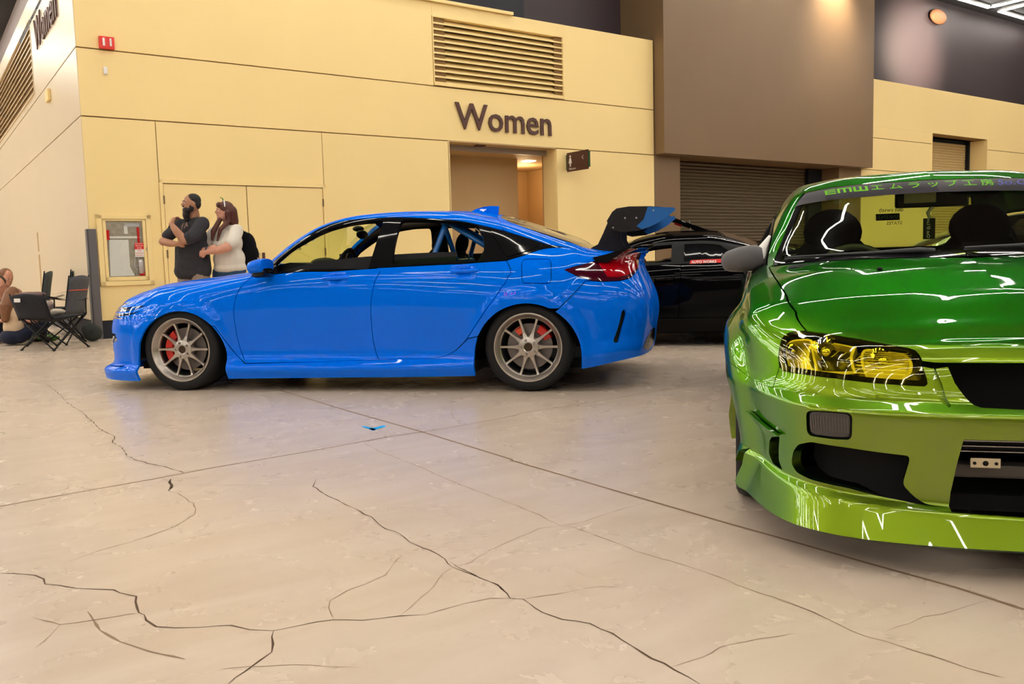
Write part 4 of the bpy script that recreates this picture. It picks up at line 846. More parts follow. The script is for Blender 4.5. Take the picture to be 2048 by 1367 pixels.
        hg = [(2.42, V8-.02), (2.43, 7.6), (2.46, 7.0), (2.55, 6.62), (2.75, 6.40), (2.95, 6.32), (3.10, 6.36), (3.17, 6.6), (3.20, 7.2), (3.20, V8-.02)]
        hat = [p for p in hat if p[1] < V8]+[(bA1+.03, V8), (3.23, V8)]
        hat = hs+d[i0+1:]+q[1:]+[(3.45, 5.9), (3.8, 5.9), (bA1+.03, 5.9), (bA1+.03, V8), (3.23, V8), (3.22, 7.2), (3.19, 6.6), (3.12, 6.34), (2.95, 6.30), (2.75, 6.38), (2.55, 6.60), (2.45, 7.0), (2.42, 7.6), (2.41, V8), (hs[0][0], V8)]
        skin(S, 'hatch', hat, mb, car, vs=.36, gap=.0015, side=side, step=.035)
        skin(S, 'rear_window', hg, M['clear'], car, vs=.36, depth=0, gap=0, lift=-.004, side=side, step=.06)
        skin(S, 'rear_window_edge', [(2.41, V8), (2.42, 7.6), (2.45, 7.0), (2.55, 6.60), (2.75, 6.38), (2.95, 6.30), (3.12, 6.34), (3.19, 6.6), (3.22, 7.2), (3.23, V8), (3.12, V8), (3.11, 7.2), (3.06, 6.7), (2.95, 6.45), (2.78, 6.5), (2.62, 6.7), (2.54, 7.1), (2.50, V8)], M['gloss'], car, vs=.36, depth=0, gap=0, lift=-.001, side=side, step=.05)
        # rear quarter, tail lamp, bumper
        t = o['tail']; bs = o['bumpseam']; bc = bs[-1]
        qa = [p for p in ra if p[1] > o['skirtR'][-1][1] or p[0] > 2.7]; qa = [p for p in qa if p[0] < 2.735 or p[1] > bc[1]]
        tb = t[10:14][::1]    # lower edge of the lamp: from the rear forwards
        quarter = o['beltQ'][0:]+q[1:]+[t[3]]+[t[2], t[1], t[0], t[13], t[12]]+bs+qa[::-1]+[o['skirtR'][-1]]+o['skirtR'][1::-1]+o['doorR'][1:-1]
        skin(S, 'rear_quarter_panel', quarter, mb, car, holes=[rnd_av(o['fuel'], .03)], **kw)
        skin(S, 'fuel_door', rnd_av(o['fuel'], .03), mb, car, side=side, step=st)
        ba = [p for p in ra if p[0] > 2.735 and p[1] <= bc[1]]
        bump = [t[12]]+t[11:4:-1]+[(4.0, 5.6), (bA1+.03, 5.6), (bA1+.03, 0), (3.5, 0), (rt[-1][0], 0)]+ba[::-1]+bs[::-1][:-1]
        bump = bs[::-1]+t[12:6:-1]+[(t[6][0]+.03, t[6][1]), (t[5][0]+.06, 5.75), (bA1+.03, 5.75), (bA1+.03, 0), (3.6, 0), (rt[-1][0], 0)]+[p for p in ba[::-1]]
        skin(S, 'rear_bumper', bump, mb, car, holes=[rnd_av(o['slot'], .01)], **kw)
        skin(S, 'bumper_slot', scale_av(o['slot'], 1.3), M['gloss'], car, depth=0, lift=-.02, side=side, step=.03)
        skin(S, 'rear_diffuser', o['diff']+[], M['gloss'], car, depth=.02, lift=.004, side=side, step=.03)
        tl = skin(S, 'tail_light', curve(t, 3, True), M['darkred'], car, depth=.01, lift=.003, **kw)
        mid = [t[3], t[4], t[5], t[6], t[7], t[8], t[9], t[10]]
        c = np.mean(np.array([t[10], t[11], t[3], t[2]]), 0)
        skin(S, 'red_lens', [tuple(np.array(t[2])*.55+np.array(t[3])*.45+np.array((0, -.12))), tuple(np.array(t[3])+(0, -.10)), tuple(np.array(t[4])+(0, -.1)), tuple(np.array(t[5])+(-.02, -.12)), tuple(np.array(t[7])+(-.02, .04)), tuple(np.array(t[9])+(-.01, .10)), tuple(np.array(t[10])+(0, .12)), tuple(np.array(t[11])*.6+np.array(t[10])*.4+np.array((0, .15)))], M['redlens'], tl, depth=.004, lift=.007, side=side, step=.02)
        # side skirt
        sk = o['skirtR']
        skirt = o['vent'][:]+o['sillF'][1:]+o['sillR'][1:]+sk+[p for p in ra if p[0] < 2.6 and p[1] < sk[-1][1]][::-1]+[(rb[-1][0], 0)]+[(a, 0) for a in np.linspace(2.2, .6, 6)]+[(fb[-1][0], 0)]+[p for p in fa if p[0] > .2 and p[1] < o['vent'][0][1]][::-1]
        skin(S, 'side_skirt', skirt, mb, car, **kw)
        # door handle bars
        for cx, cz in ((1.30, .838), (2.28, .865)):
            p = S.loc(*np.array(sz(S, [(cx, cz)], (0, 3.2), (3, 5.6))).T)[0]; y = p[1]+.030
            hb = MB(); ys = -side*y
            hb.tube([(cx-.11, ys+side*.02, cz-.002), (cx-.095, ys, cz), (cx, ys-side*.004, cz+.002), (cx+.095, ys, cz+.004), (cx+.115, ys+side*.02, cz+.002)], [.009, .0135, .015, .0145, .009], 10)
            hb.build('door_handle', mb, car, smooth=True)
        # mirror
        mm = MB(); my = side*-1
        Vm = []; 
        mirror_shell(mm, .675, .815, -side*.985, .945, .115, .055); mir = mm.build('door_mirror', mb, car, smooth=True, auto=50)
        ml = MB(); mirror_shell(ml, .70, .818, -side*.975, .895, .095, .036); ml.build('mirror_base', M['gloss'], mir, smooth=True, auto=50)
        MB().tube([(.77, -side*.84, .885), (.77, -side*.95, .90)], [.03, .022], 10).build('mirror_arm', M['gloss'], mir, smooth=True)
        # dark liner behind the panels, wells and floor
        lin = [(.46, 1.2), (.6, 5.2), (2.2, 5.3), (2.3, 1.2)]
        skin(S, 'inner_shell', lin, M['void'], car, depth=0, lift=-.05, side=side, step=.12)
        skin(S, 'inner_shell', [(-.55, 4.2), (-.3, 5.5), (.5, 5.7), (.45, 4.0), (.2, 4.3), (-.2, 4.3)], M['void'], car, depth=0, lift=-.05, side=side, step=.12)
        skin(S, 'inner_shell', [(2.3, 4.6), (2.4, 5.4), (3.2, 5.5), (3.9, 5.0), (3.9, 1.0), (3.3, 1.0), (3.15, 3.6), (2.9, 4.4)], M['void'], car, depth=0, lift=-.05, side=side, step=.12)
        for cx in (.04, 2.735):
            MB().lathe([(.42, 0), (.42, .40), (.0, .40)], 24, Matrix.Translation((cx, -side*.86, .28)) @ Matrix.Rotation(math.radians(-90*side), 4, 'X'), arc=(math.pi, 2*math.pi) if side > 0 else (0, math.pi)).build('wheel_well', M['void'], car)
    fl = MB().box(.42, 2.33, -.84, .84, .13, .20).box(-.5, 3.2, -.62, .62, .14, .2); fl.build('floor_pan', M['void'], car)
    MB().box(.15, .60, -.70, .70, .2, .84).build('firewall', M['void'], car)
    # wheels
    cf = [(125, 215, .105, .178, 'red')]; cr_ = [(22, 62, .11, .175, 'red'), (108, 132, .10, .16, 'orange')]
    for i, (cx, cal) in enumerate(((.02, cf), (2.735, cr_))):
        wheel(car, (cx, -.895, WHEEL_Z), -1, WHEEL_Z, .243, .27, cal)
        wheel(car, (cx, .895, WHEEL_Z), 1, WHEEL_Z, .243, .27, cal)
    # shark fin
    b = MB(); n = 8; V = []; F = []
    prof = [(2.16, 0, .03), (2.20, .012, .032), (2.25, .035, .028), (2.30, .062, .016), (2.335, .072, .006), (2.345, .07, .004), (2.33, 0, .02)]
    zt = lambda s: float(pchip([1.7, 2.1, 2.4, 2.7], [1.36, 1.348, 1.305, 1.215], s))
    poly = [(2.13, -.01), (2.18, .02), (2.24, .042), (2.30, .058), (2.37, .066), (2.365, .04), (2.355, -.02)]
    V = []; 
    for sx, w_ in ((-1, 1), (1, 1)):
        for x, h in poly: V.append((x, sx*(.028 if h < .01 else .012 if h < .05 else .005), zt(min(x, 2.4))+h))
    k = len(poly); F = [tuple(range(k)), tuple(range(2*k-1, k-1, -1))]+[(i, k+i, k+(i+1) % k, (i+1) % k) for i in range(k)]
    mesh('shark_fin_antenna', V, F, mb, car)
    # ducktail lip
    b = MB()
    V = []; F = []; ns_ = 17
    for i in range(ns_):
        y = -.78+1.56*i/(ns_-1); q_ = abs(y)/.78; back = -.14*q_**2; dz = -.02*q_**3
        V += [(3.28+back*.6, y, .962+dz), (3.44+back, y, .985+dz), (3.60+back, y, 1.032+dz), (3.605+back, y, 1.024+dz), (3.50+back, y, .965+dz), (3.44+back, y, .925+dz), (3.3+back*.6, y, .93+dz)]
    for i in range(ns_-1):
        for k_ in range(7): F.append((i*7+k_, i*7+(k_+1) % 7, i*7+7+(k_+1) % 7, i*7+7+k_))
    F += [tuple(range(7))[::-1], tuple((ns_-1)*7+k_ for k_ in range(7))]
    mesh('ducktail_spoiler', V, F, M['gloss'], car)
    # rear wing: blade, end plates, mounts
    wg = bpy.data.objects.new('rear_wing', None); link(wg, car)
    V = []; F = []; sec = [(3.30, 1.225), (3.36, 1.252), (3.45, 1.262), (3.56, 1.264), (3.62, 1.274), (3.64, 1.272), (3.58, 1.25), (3.50, 1.232), (3.40, 1.205), (3.33, 1.205)]
    for y in (-.66, -.3, .3, .66):
        for x, z in sec: V.append((x, y, z-.02))
    k = len(sec)
    for i in range(3):
        for j in range(k): F.append((i*k+j, i*k+(j+1) % k, (i+1)*k+(j+1) % k, (i+1)*k+j))
    mesh('wing_blade', V, F, M['carbon'], wg)
    epx = [(3.29, 1.20), (3.33, 1.262), (3.36, 1.285), (3.45, 1.296), (3.60, 1.292), (3.75, 1.275), (3.77, 1.262), (3.70, 1.205), (3.62, 1.16), (3.52, 1.125), (3.40, 1.115), (3.31, 1.14)]
    for y in (-.67, .67):
        b = MB(); b.add([(x, y-.006, z) for x, z in epx]+[(x, y+.006, z) for x, z in epx], [tuple(range(12)), tuple(range(23, 11, -1))]+[(i, 12+i, 12+(i+1) % 12, (i+1) % 12) for i in range(12)])
        ep = b.build('end_plate', M['carbon'], wg)
        tip = [(3.58, 1.288), (3.76, 1.277), (3.775, 1.262), (3.70, 1.20), (3.62, 1.158), (3.54, 1.13), (3.50, 1.155), (3.55, 1.20)]
        sg = -1 if y < 0 else 1; yy = y+sg*.008
        MB().add([(x, y-.010, z) for x, z in tip]+[(x, y+.010, z) for x, z in tip], [tuple(range(8)), tuple(range(15, 7, -1))]+[(i, 8+i, 8+(i+1) % 8, (i+1) % 8) for i in range(8)]).build('blue_tip', M['cage'], ep)
        for bx, bz in ((3.42, 1.215), (3.50, 1.213), (3.62, 1.262), (3.335, 1.15)):
            MB().lathe([(0, .004), (.006, .003), (.007, 0)], 8, Matrix.Translation((bx, yy, bz)) @ Matrix.Rotation(math.radians(-90*sg), 4, 'X')).build('bolt', M['steel'], ep)
    mp = [(3.14, 1.01), (3.20, 1.04), (3.24, 1.12), (3.28, 1.21), (3.33, 1.27), (3.38, 1.30), (3.44, 1.305), (3.44, 1.255), (3.40, 1.23), (3.37, 1.18), (3.37, 1.08), (3.40, 1.02), (3.42, .975), (3.26, .985)]
    for y in (-.40, .40):
        MB().add([(x, y-.009, z) for x, z in mp]+[(x, y+.009, z) for x, z in mp], [tuple(range(14)), tuple(range(27, 13, -1))]+[(i, 14+i, 14+(i+1) % 14, (i+1) % 14) for i in range(14)]).build('wing_mount', M['carbon'], wg)
    # cabin: dash, seats, wheel, mirror, cage
    d = MB(); d.add([(x, y, z) for y in (-.70, .70) for x, z in ((.62, .78), (.70, .935), (.86, .965), (1.0, .955), (1.04, .88), (1.02, .6), (.7, .5))], [tuple(range(7)), tuple(range(13, 6, -1))]+[(i, 7+i, 7+(i+1) % 7, (i+1) % 7) for i in range(7)])
    d.build('dashboard', M['dash'], car)
    MB().box(1.0, 1.02, -.05, .16, .93, 1.03).build('dash_screen', M['gloss'], car, bevel=.006)
    MB().ball((1.0, -.36, .955), (.10, .17, .045), 16, 8).build('gauge_hood', M['dash'], car, smooth=True)
    T = Matrix.Translation((1.16, -.36, .90)) @ Matrix.Rotation(math.radians(-68), 4, 'Y')
    sw = MB().tube([(.17*math.cos(t), .17*math.sin(t), 0) for t in np.linspace(0, 2*math.pi, 25)[:-1]], .015, 8, closed=True, T=T); sw.tube([(-.16, 0, 0), (.16, 0, 0)], .014, 6, T=T); sw.tube([(0, 0, 0), (0, -.16, 0)], .014, 6, T=T); sw.tube([(0, 0, 0), (0, 0, -.2)], .03, 8, T=T)
    sw.build('steering_wheel', M['trim'], car, smooth=True)
    for y in (-.36, .36):
        s_ = MB(); s_.box(1.38, 1.82, y-.25, y+.25, .28, .46)
        Ts = Matrix.Translation((1.80, y, .45)) @ Matrix.Rotation(math.radians(14), 4, 'Y')
        s_.ball((0, 0, .30), (.09, .235, .34), 16, 10, Ts); s_.ball((.0, 0, .66), (.05, .12, .10), 12, 8, Ts)
        s_.build('seat', M['fabric'], car, smooth=True, auto=60)
    cg = bpy.data.objects.new('roll_cage', None); link(cg, car)
    for pts in ([(1.98, -.58, .40), (1.98, -.58, 1.0), (2.06, -.54, 1.22), (2.06, -.46, 1.275), (2.06, .46, 1.275), (2.06, .54, 1.22), (1.98, .58, 1.0), (1.98, .58, .40)],
                [(2.05, -.50, 1.25), (2.75, -.50, .80)], [(2.05, .50, 1.25), (2.75, .50, .80)], [(2.05, -.45, 1.26), (2.70, .45, .80)], [(2.05, .45, 1.26), (2.70, -.45, .80)], [(2.04, -.52, 1.24), (2.0, .55, .5)], [(2.0, -.56, .95), (2.0, .56, .95)]):
        MB().tube(pts, .021, 10).build('cage_tube', M['cage'], cg, smooth=True)
    m_ = MB().ball((1.20, -.02, 1.185), (.025, .125, .038), 16, 8); m_.tube([(1.20, 0, 1.19), (1.15, 0, 1.25)], .012, 6); m_.ball((1.16, 0, 1.235), (.05, .05, .025), 10, 6)
    m_.build('rear_view_mirror', M['trim'], car, smooth=True)
    # pink scrawl over the rear arch
    ct, cf_ = text_mesh('S2 - a n', .030, shear=.3)
    pv = S.loc(*np.array(sz(S, [(2.60, .70)], (2, 3.4), (2, 5))).T)[0]
    n_ = []
    for x, y_, z_ in ct:
        s0 = 2.575+x; z0 = .69+y_+(x)*.12; n_.append((s0, z0))
    av = S.inv(np.array(n_), lambda L: L[:, [0, 2]], (2.2, 3.3), (2, 5.5)); L = S.loc(av[:, 0], av[:, 1]); L[:, 1] = -(L[:, 1]+.0015)
    mesh('marker_writing', L, [f[::-1] for f in cf_], mat('magenta_ink', (.45, .05, .75), rough=.5), car)
    return car
def mirror_shell(mb_, s0, s1, y, z, hw, hh, n=20):
    V = []; F = []; secs = [(0, .25), (.06, .52), (.2, .78), (.45, .95), (.75, 1.0), (.93, .98), (1, .90)]
    for t, k in secs:
        for i in range(n):
            a = 2*math.pi*i/n; c, q = math.cos(a), math.sin(a)
            V.append((s0+(s1-s0)*t, y+hw*k*math.copysign(abs(c)**.7, c), z+hh*k*math.copysign(abs(q)**.7, q)-.012*(1-t)))
    for i in range(len(secs)-1):
        for j in range(n): F.append((i*n+j, i*n+(j+1) % n, (i+1)*n+(j+1) % n, (i+1)*n+j))
    F += [tuple(range(n))[::-1], tuple((len(secs)-1)*n+j for j in range(n))]; mb_.add(V, F)
def scale_av(p, k, cv=VS):
    q = np.array(p); c = q.mean(0); return [tuple(c+(x-c)*k) for x in q]
def offset_av(p, g): return [(a, v/VS) for a, v in offset([(a, v*VS) for a, v in p], g)]
def rnd_av(p, r): return [(a, v/VS) for a, v in rnd([(a, v*VS) for a, v in p], r)]
def frame_empty_rh(name, S, **k):
    o = bpy.data.objects.new(name, None); o.empty_display_size = .2
    D, N, O = S.D, S.N*S.h, S.O
    o.matrix_world = Matrix(((D[0], N[0], 0, O[0]), (D[1], N[1], 0, O[1]), (0, 0, 1, 0), (0, 0, 0, 1)))
    return link(o, **k)
blue_car = build_blue()

def build_green():
    S = GREEN; S.h = 1; o = OG; g = M['green']; V8 = 8.05; A = gA0-.03
    car = frame_empty_rh('car', S, label='metallic lime green sedan seen from the front with yellow headlights', cat='car')
    hd = curve(o['head'], 3, True); gap = o['hoodgap']; hf = o['hoodfront']
    wa = sz(S, arc(.86, .26, .355, 180, 0, 24), (.2, 1.6), (0, 4.6)); wf = sz(S, [(.51, .20)], (.2, 1), (0, 2)); w2 = sz(S, [(1.215, .26), (1.215, .14)], (.9, 1.6), (0, 2))
    ra = sz(S, arc(3.525, .26, .36, 180, 0, 16), (2.9, 4.2), (0, 4.6))
    la = wa[0]
    for side, st in ((1, .02), (-1, .04)):
        kw = dict(side=side, step=st)
        lt = o['liptop']; lr = o['liprear']
        # lip: from the centre round to the wheel
        top = [(A, lt[-1][1]-.02)]+lt[::-1]
        skin(S, 'front_lip', [(A, -.0)]+top[0:]+[lr[1], lr[0]]+[(lr[0][0]-.02, 0), (.2, 0), (-.2, 0)], g, car, gap=.0008, depth=.03, **kw)
        # bumper
        gr = o['grille']; vr = o['vrec']; hfz = hf[0]
        ct = o['center']; cth = [(A-.02, o['centertop'][1][1])]+ct+[(A-.02, ct[-1][1])]
        it = rnd_av(o['intake'], .012)
        inner = [p for p in hd]
        # upper edge of the bumper: follow the lower side of the lamp
        hb = o['head']; low = hb[12:20]      # inner-bottom ... outer-bottom
        up = [(A, gr[-1][1])]+gr[::-1]+[(hf[1][0]-.005, hf[1][1]-.22), (hf[0][0], hf[0][1]-.20)]
        bump = [lt[-1] and (A, lt[-1][1]-.02)]+lt[::-1]+[lr[-1]]+[(wf[0][0], wf[0][1]+.1)]+[p for p in wa if p[1] < 3.55 and p[0] < .8]
        seam = [(la[0]+.0, 3.62), (.35, 3.70), (.12, 3.80)]
        bump += [(.44, 3.62), (.25, 3.72)]+[hb[19], hb[18], hb[17], hb[16], hb[15], hb[14], hb[13], hb[12], hb[11], hb[10]]+[(hf[0][0]-.0, hf[0][1]-.18), (hf[1][0], hf[1][1]-.2)]+gr+[(A, gr[-1][1])]
        skin(S, 'front_bumper', bump, g, car, holes=[offset_av(rnd_av(o['turn'], .008), 0), it, rnd_av(o['slot'], .006), rnd_av(vr, .004), cth], depth=.035, gap=.0012, **kw)
        skin(S, 'bumper_recess', scale_av(vr, 1.12), g, car, depth=0, lift=-.022, gap=0, side=side, step=.02)
        # canard blade
        wl = o['winglet']; skin(S, 'canard', wl, g, car, depth=.012, lift=.018, gap=0, side=side, step=.01)
        # turn lamp
        tn = skin(S, 'turn_signal', rnd_av(scale_av(o['turn'], 1.04), .01), M['trim'], car, depth=.0, lift=-.014, gap=0, side=side, step=.01)
        skin(S, 'turn_lens', rnd_av(scale_av(o['turn'], .90), .012), mat('grey_ribbed_lens', (.030, .025, .024), rough=.12, coat=.6), tn, depth=.008, lift=-.006, gap=0, side=side, step=.01)
        tt = o['turn']; (x0, y0), (x1, y1) = np.array(tt).min(0), np.array(tt).max(0)
        for i in range(14):
            xx = x0+(x1-x0)*(.10+.8*i/13); skin(S, 'lens_rib', [(xx-.0012, y0+.09), (xx+.0012, y0+.09), (xx+.0012, y1-.09), (xx-.0012, y1-.09)], M['smoke'] if False else M['lensrib'], tn, depth=0, lift=-.0045, gap=0, side=side, step=.03)
            if side < 0 and i > 5: break
        # ducts behind the holes
        skin(S, 'intake_duct', [(p[0], p[1]) for p in scale_av(o['intake'], 1.12)], M['void'], car, depth=0, lift=-.10, gap=0, side=side, step=.03)
        skin(S, 'slot_duct', scale_av(o['slot'], 1.5), M['void'], car, depth=0, lift=-.05, gap=0, side=side, step=.03)
        # sloping fin inside the big intake
        # headlight
        head(S, car, side, hd, st)
        # hood
        hood = [(A, hf[-1][1]), (hf[1][0], hf[1][1]), (hf[0][0], hf[0][1])]
        innertop = [hb[i] for i in (9, 8, 7, 6, 5, 4)]
        hood += innertop+gap[::-1]+[(1.24, 6.1), (1.23, 6.77), (1.22, 7.3), (1.20, 7.7), (1.16, V8), (A, V8)]
        skin(S, 'hood', hood, g, car, vs=.24, depth=.03, gap=.0045, side=side, step=.022 if side > 0 else .05)
        # front wing
        wing = [gap[i] for i in range(len(gap))]+[hb[4], hb[3], hb[2], hb[1], hb[0], hb[20], hb[19]]+[(.25, 3.72), (.44, 3.62)]+[p for p in wa if p[1] > 3.5 or p[0] > .8]+w2[1:]+[(1.30, 0.05), (1.34, 2.5), (1.33, 4.5), (1.30, 5.3), (1.285, 5.95)]
        skin(S, 'front_fender', wing, g, car, depth=.03, gap=.0025, **kw)
        # doors, rear quarter, sill
        skin(S, 'door', [(1.30, 5.3), (1.33, 4.5), (1.34, 1.3), (2.25, 1.3), (2.27, 5.3)], g, car, side=side, step=.06)
        skin(S, 'door', [(2.27, 5.3), (2.25, 1.3), (3.0, 1.3), (3.1, 2.6), (3.28, 4.0), (3.32, 5.3)], g, car, side=side, step=.06)
        skin(S, 'side_skirt', [(1.30, 0), (1.30, 1.28), (3.1, 1.28), (3.1, 0)], g, car, side=side, step=.06)
        skin(S, 'rear_quarter_panel', [(3.32, 5.3), (3.28, 4.0), (3.1, 2.6), (3.1, 1.3), ra[0]]+ra[1:]+[(3.9, 0), (gA1+.03, 0), (gA1+.03, 5.9), (3.70, 5.9), (3.5, 5.6)], g, car, side=side, step=.06)
        skin(S, 'trunk_lid', [(3.74, 5.95), (gA1+.03, 5.95), (gA1+.03, V8), (3.78, V8)], g, car, vs=.3, side=side, step=.08)
        # greenhouse
        wsl = [(1.265, 6.10), (1.40, 6.13), (1.60, 6.17), (1.74, 6.23), (1.88, 6.30)]; wst = [(1.87, 6.7), (1.86, 7.14), (1.845, 7.79), (1.84, V8)]
        roof = [(1.235, 5.97), (1.35, 5.92), (1.6, 5.80), (1.9, 5.72), (2.2, 5.68), (2.7, 5.68), (3.0, 5.72), (3.25, 5.8), (3.45, 5.9), (3.70, 6.0), (3.70, 6.2), (3.35, 6.35), (3.06, 6.6), (3.02, V8)]+wst[::-1]+wsl[::-1]
        skin(S, 'roof', roof, g, car, vs=.26, depth=.035, gap=.001, side=side, step=.03 if side > 0 else .06)
        skin(S, 'headliner', [(1.9, 6.2), (3.0, 6.2), (3.0, V8), (1.93, V8)], M['trim'], car, vs=.3, depth=0, lift=-.04, side=side, step=.08)
        inn = [(1.245, V8), (1.27, 7.23), (1.275, 6.77), (1.285, 6.16), (1.40, 6.18), (1.60, 6.22), (1.74, 6.28), (1.87, 6.36), (1.855, 6.7), (1.845, 7.14), (1.83, 7.79), (1.825, V8)]
        skin(S, 'windshield_trim', wsl+wst+[(1.815, V8), (1.82, 7.79), (1.835, 7.14), (1.845, 6.7), (1.85, 6.40), (1.73, 6.33), (1.60, 6.28), (1.42, 6.25), (1.31, 6.22), (1.30, 6.5), (1.30, 7.0), (1.27, V8), (1.20, V8), (1.215, 7.7), (1.245, 7.2), (1.255, 6.77)], M['gloss'], car, vs=.26, depth=.01, gap=0, lift=-.003, side=side, step=.04)
        skin(S, 'windshield', wsl+wst+[(1.225, V8), (1.24, 7.65), (1.26, 7.2), (1.265, 6.77)], M['ws2'], car, vs=.26, depth=0, gap=0, lift=-.006, side=side, step=.06)
        fr = [(1.24, 5.02), (3.32, 5.02), (3.50, 5.5), (3.45, 5.86), (3.25, 5.76), (3.0, 5.68), (2.7, 5.64), (2.2, 5.64), (1.9, 5.68), (1.6, 5.76), (1.35, 5.88), (1.22, 5.93)]
        skin(S, 'window_frame', fr, M['trim'], car, holes=[[(1.50, 5.12), (2.20, 5.12), (2.20, 5.56), (1.9, 5.60), (1.65, 5.66), (1.50, 5.70)], [(2.32, 5.12), (3.15, 5.12), (3.1, 5.5), (2.9, 5.56), (2.32, 5.56)]], side=side, step=.05)
        skin(S, 'side_window', [(1.45, 5.1), (3.2, 5.1), (3.1, 5.6), (2.2, 5.6), (1.9, 5.62), (1.5, 5.7)], M['smoke'], car, depth=0, lift=-.012, side=side, step=.08)
        skin(S, 'rear_window', [(3.04, V8), (3.08, 6.6), (3.35, 6.38), (3.66, 6.25), (3.74, 6.6), (3.76, V8)], M['ws2'], car, vs=.3, depth=0, gap=0, lift=-.004, side=side, step=.08)
        skin(S, 'inner_shell', [(1.2, .6), (1.25, 5.0), (3.3, 5.0), (3.1, .6)], M['void'], car, depth=0, lift=-.06, side=side, step=.15)
        skin(S, 'inner_shell', [(.0, 4.6), (.4, 5.4), (1.25, 5.6), (1.25, 3.5), (.9, 4.2), (.5, 3.9)], M['void'], car, depth=0, lift=-.06, side=side, step=.1)
        for cx in (.86, 3.525):
            MB().lathe([(.39, 0), (.39, .34), (.0, .34)], 20, Matrix.Translation((cx, side*.82, .28)) @ Matrix.Rotation(math.radians(90*side), 4, 'X'), arc=(0, math.pi) if side > 0 else (math.pi, 2*math.pi)).build('wheel_well', M['void'], car)
            wheel(car, (cx, side*.845, .315), side, .315, .235, .25, None if cx > 2 else [(125, 215, .105, .17, 'red')], rm='barrel')
        # door mirror: grey shell on a white foot
        my = side*.98
        fo = MB(); fo.tube([(1.40, side*.745, .845), (1.40, side*.765, .90), (1.42, side*.745, .96), (1.45, side*.715, 1.01)], [.038, .030, .018, .006], 10); fo.tube([(1.385, side*.75, .872), (1.37, side*.78, .868), (1.37, side*.82, .872)], [.024, .020, .012], 10)
        mf = MB(); T = Matrix.Translation((1.36, side*.825, .912)) @ Matrix.Rotation(math.radians(-8*side), 4, 'X')
        n = 20; V = []; F = []
        secs = [(-.098, .012, .010), (-.09, .035, .030), (-.07, .050, .044), (-.02, .058, .054), (.03, .060, .056), (.06, .056, .050), (.08, .040, .036)]
        for y, ry, rz in secs:
            for k in range(n):
                t_ = 2*math.pi*k/n; V.append((.9*ry*math.copysign(abs(math.cos(t_))**.8, math.cos(t_))-.01, side*-y, rz*math.copysign(abs(math.sin(t_))**.8, math.sin(t_))))
        for i in range(len(secs)-1):
            for k in range(n): F.append((i*n+k, i*n+(k+1) % n, (i+1)*n+(k+1) % n, (i+1)*n+k))
        F += [tuple(range(n))[::-1], tuple((len(secs)-1)*n+k for k in range(n))]
        mo = MB().add(V, F, T).build('door_mirror', M['mirrorshell'], car, smooth=True, auto=50)
        fo.build('mirror_foot', M['white'], mo, smooth=True)
        MB().ball((1.42, side*.825, .912), (.006, .065, .040), 16, 8).build('mirror_glass', M['chrome'], mo, smooth=True)
    skin_center(S, car)
    # floor, engine bay block, firewall
    MB().box(.30, 4.4, -.74, .74, .13, .18).build('floor_pan', M['void'], car)
    MB().box(1.08, 1.16, -.66, .66, .16, .80).build('firewall', M['void'], car)
    # crash bar, intercooler, bracket behind the centre opening
    ic = MB().box(.20, .24, -.36, .36, .335, .43).build('intercooler', M['trim'], car)
    base = None
    for i in range(6):
        b = MB().box(.185, .20, -.36, .36, -.0012, .0012)
        if base is None: base = b.build('cooler_fin', M['steel'], ic); f = base
        else: f = base.copy(); COL.objects.link(f); f.parent = ic
        f.location = (0, 0, .338+i*.0155)
    MB().box(.19, .24, .30, .345, .325, .405).build('cooler_end_tank', M['disc'], car, bevel=.004)
    br = MB().box(.155, .16, .115, .195, .296, .325).build('plate_bracket', mat('bracket_metal', (.72, .62, .42), rough=.4, metal=.5), car, bevel=.006)
    for yy in (.127, .155, .184):
        MB().lathe([(0, .003), (.005 if yy != .155 else .008, .002), (.005 if yy != .155 else .008, 0)], 8, Matrix.Translation((.155, yy, .31)) @ Matrix.Rotation(math.radians(-90), 4, 'Y')).build('bolt', M['trim'], br)
    MB().box(.20, .26, -.34, .34, .255, .295).build('crash_bar', mat('dull_metal', (.10, .085, .075), rough=.6, metal=.3), car, bevel=.008)
    MB().box(.16, .165, .235, .27, .288, .293).build('bracket_arm', M['steel'], car)
    # radiator behind the upper grille
    MB().box(.30, .32, -.40, .40, .40, .62).build('radiator', M['void'], car)
    # underside lip plate
    MB().box(.10, .60, -.42, .12, .065, .085).build('undertray', mat('undertray_plastic', (.05, .05, .055), rough=.5), car, bevel=.01)
    # wipers
    for pts in ([(1.17, .10, .925), (1.165, .16, .93), (1.20, .30, .925), (1.235, .55, .918), (1.26, .66, .915)], [(1.10, -.42, .935), (1.12, -.30, .94), (1.13, .0, .935)]):
        wpr = MB(); P = pts; wpr.tube(P, [.012, .011, .007, .005, .003][:len(P)] if len(P) == 5 else [.012, .009, .005], 8)
        wpr.tube([(p[0]+.012, p[1], p[2]-.008) for p in P[1:]], .004, 6); wpr.build('wiper', M['wiper'], car, smooth=True)
    # washer nozzle
    p = S.loc(np.array([.98]), np.array([7.35]))[0]
    MB().ball((p[0], p[1], p[2]+.004), (.009, .011, .006), 10, 6).build('washer_nozzle', M['trim'], car, smooth=True)
    # cabin
    MB().box(1.10, 1.35, -.66, .66, .62, .885).build('dashboard', M['dash'], car, bevel=.03)
    T = Matrix.Translation((1.60, .34, .805)) @ Matrix.Rotation(math.radians(-64), 4, 'Y')
    sw = MB().tube([(.165*math.cos(t), .165*math.sin(t), 0) for t in np.linspace(0, 2*math.pi, 33)[:-1]], .016, 10, closed=True, T=T); sw.tube([(0, -.17, 0), (0, .17, 0)], .018, 8, T=T); sw.tube([(0, 0, 0), (-.17, 0, 0)], .018, 8, T=T); sw.tube([(0, 0, 0.0), (0, 0, -.22)], .035, 10, T=T)
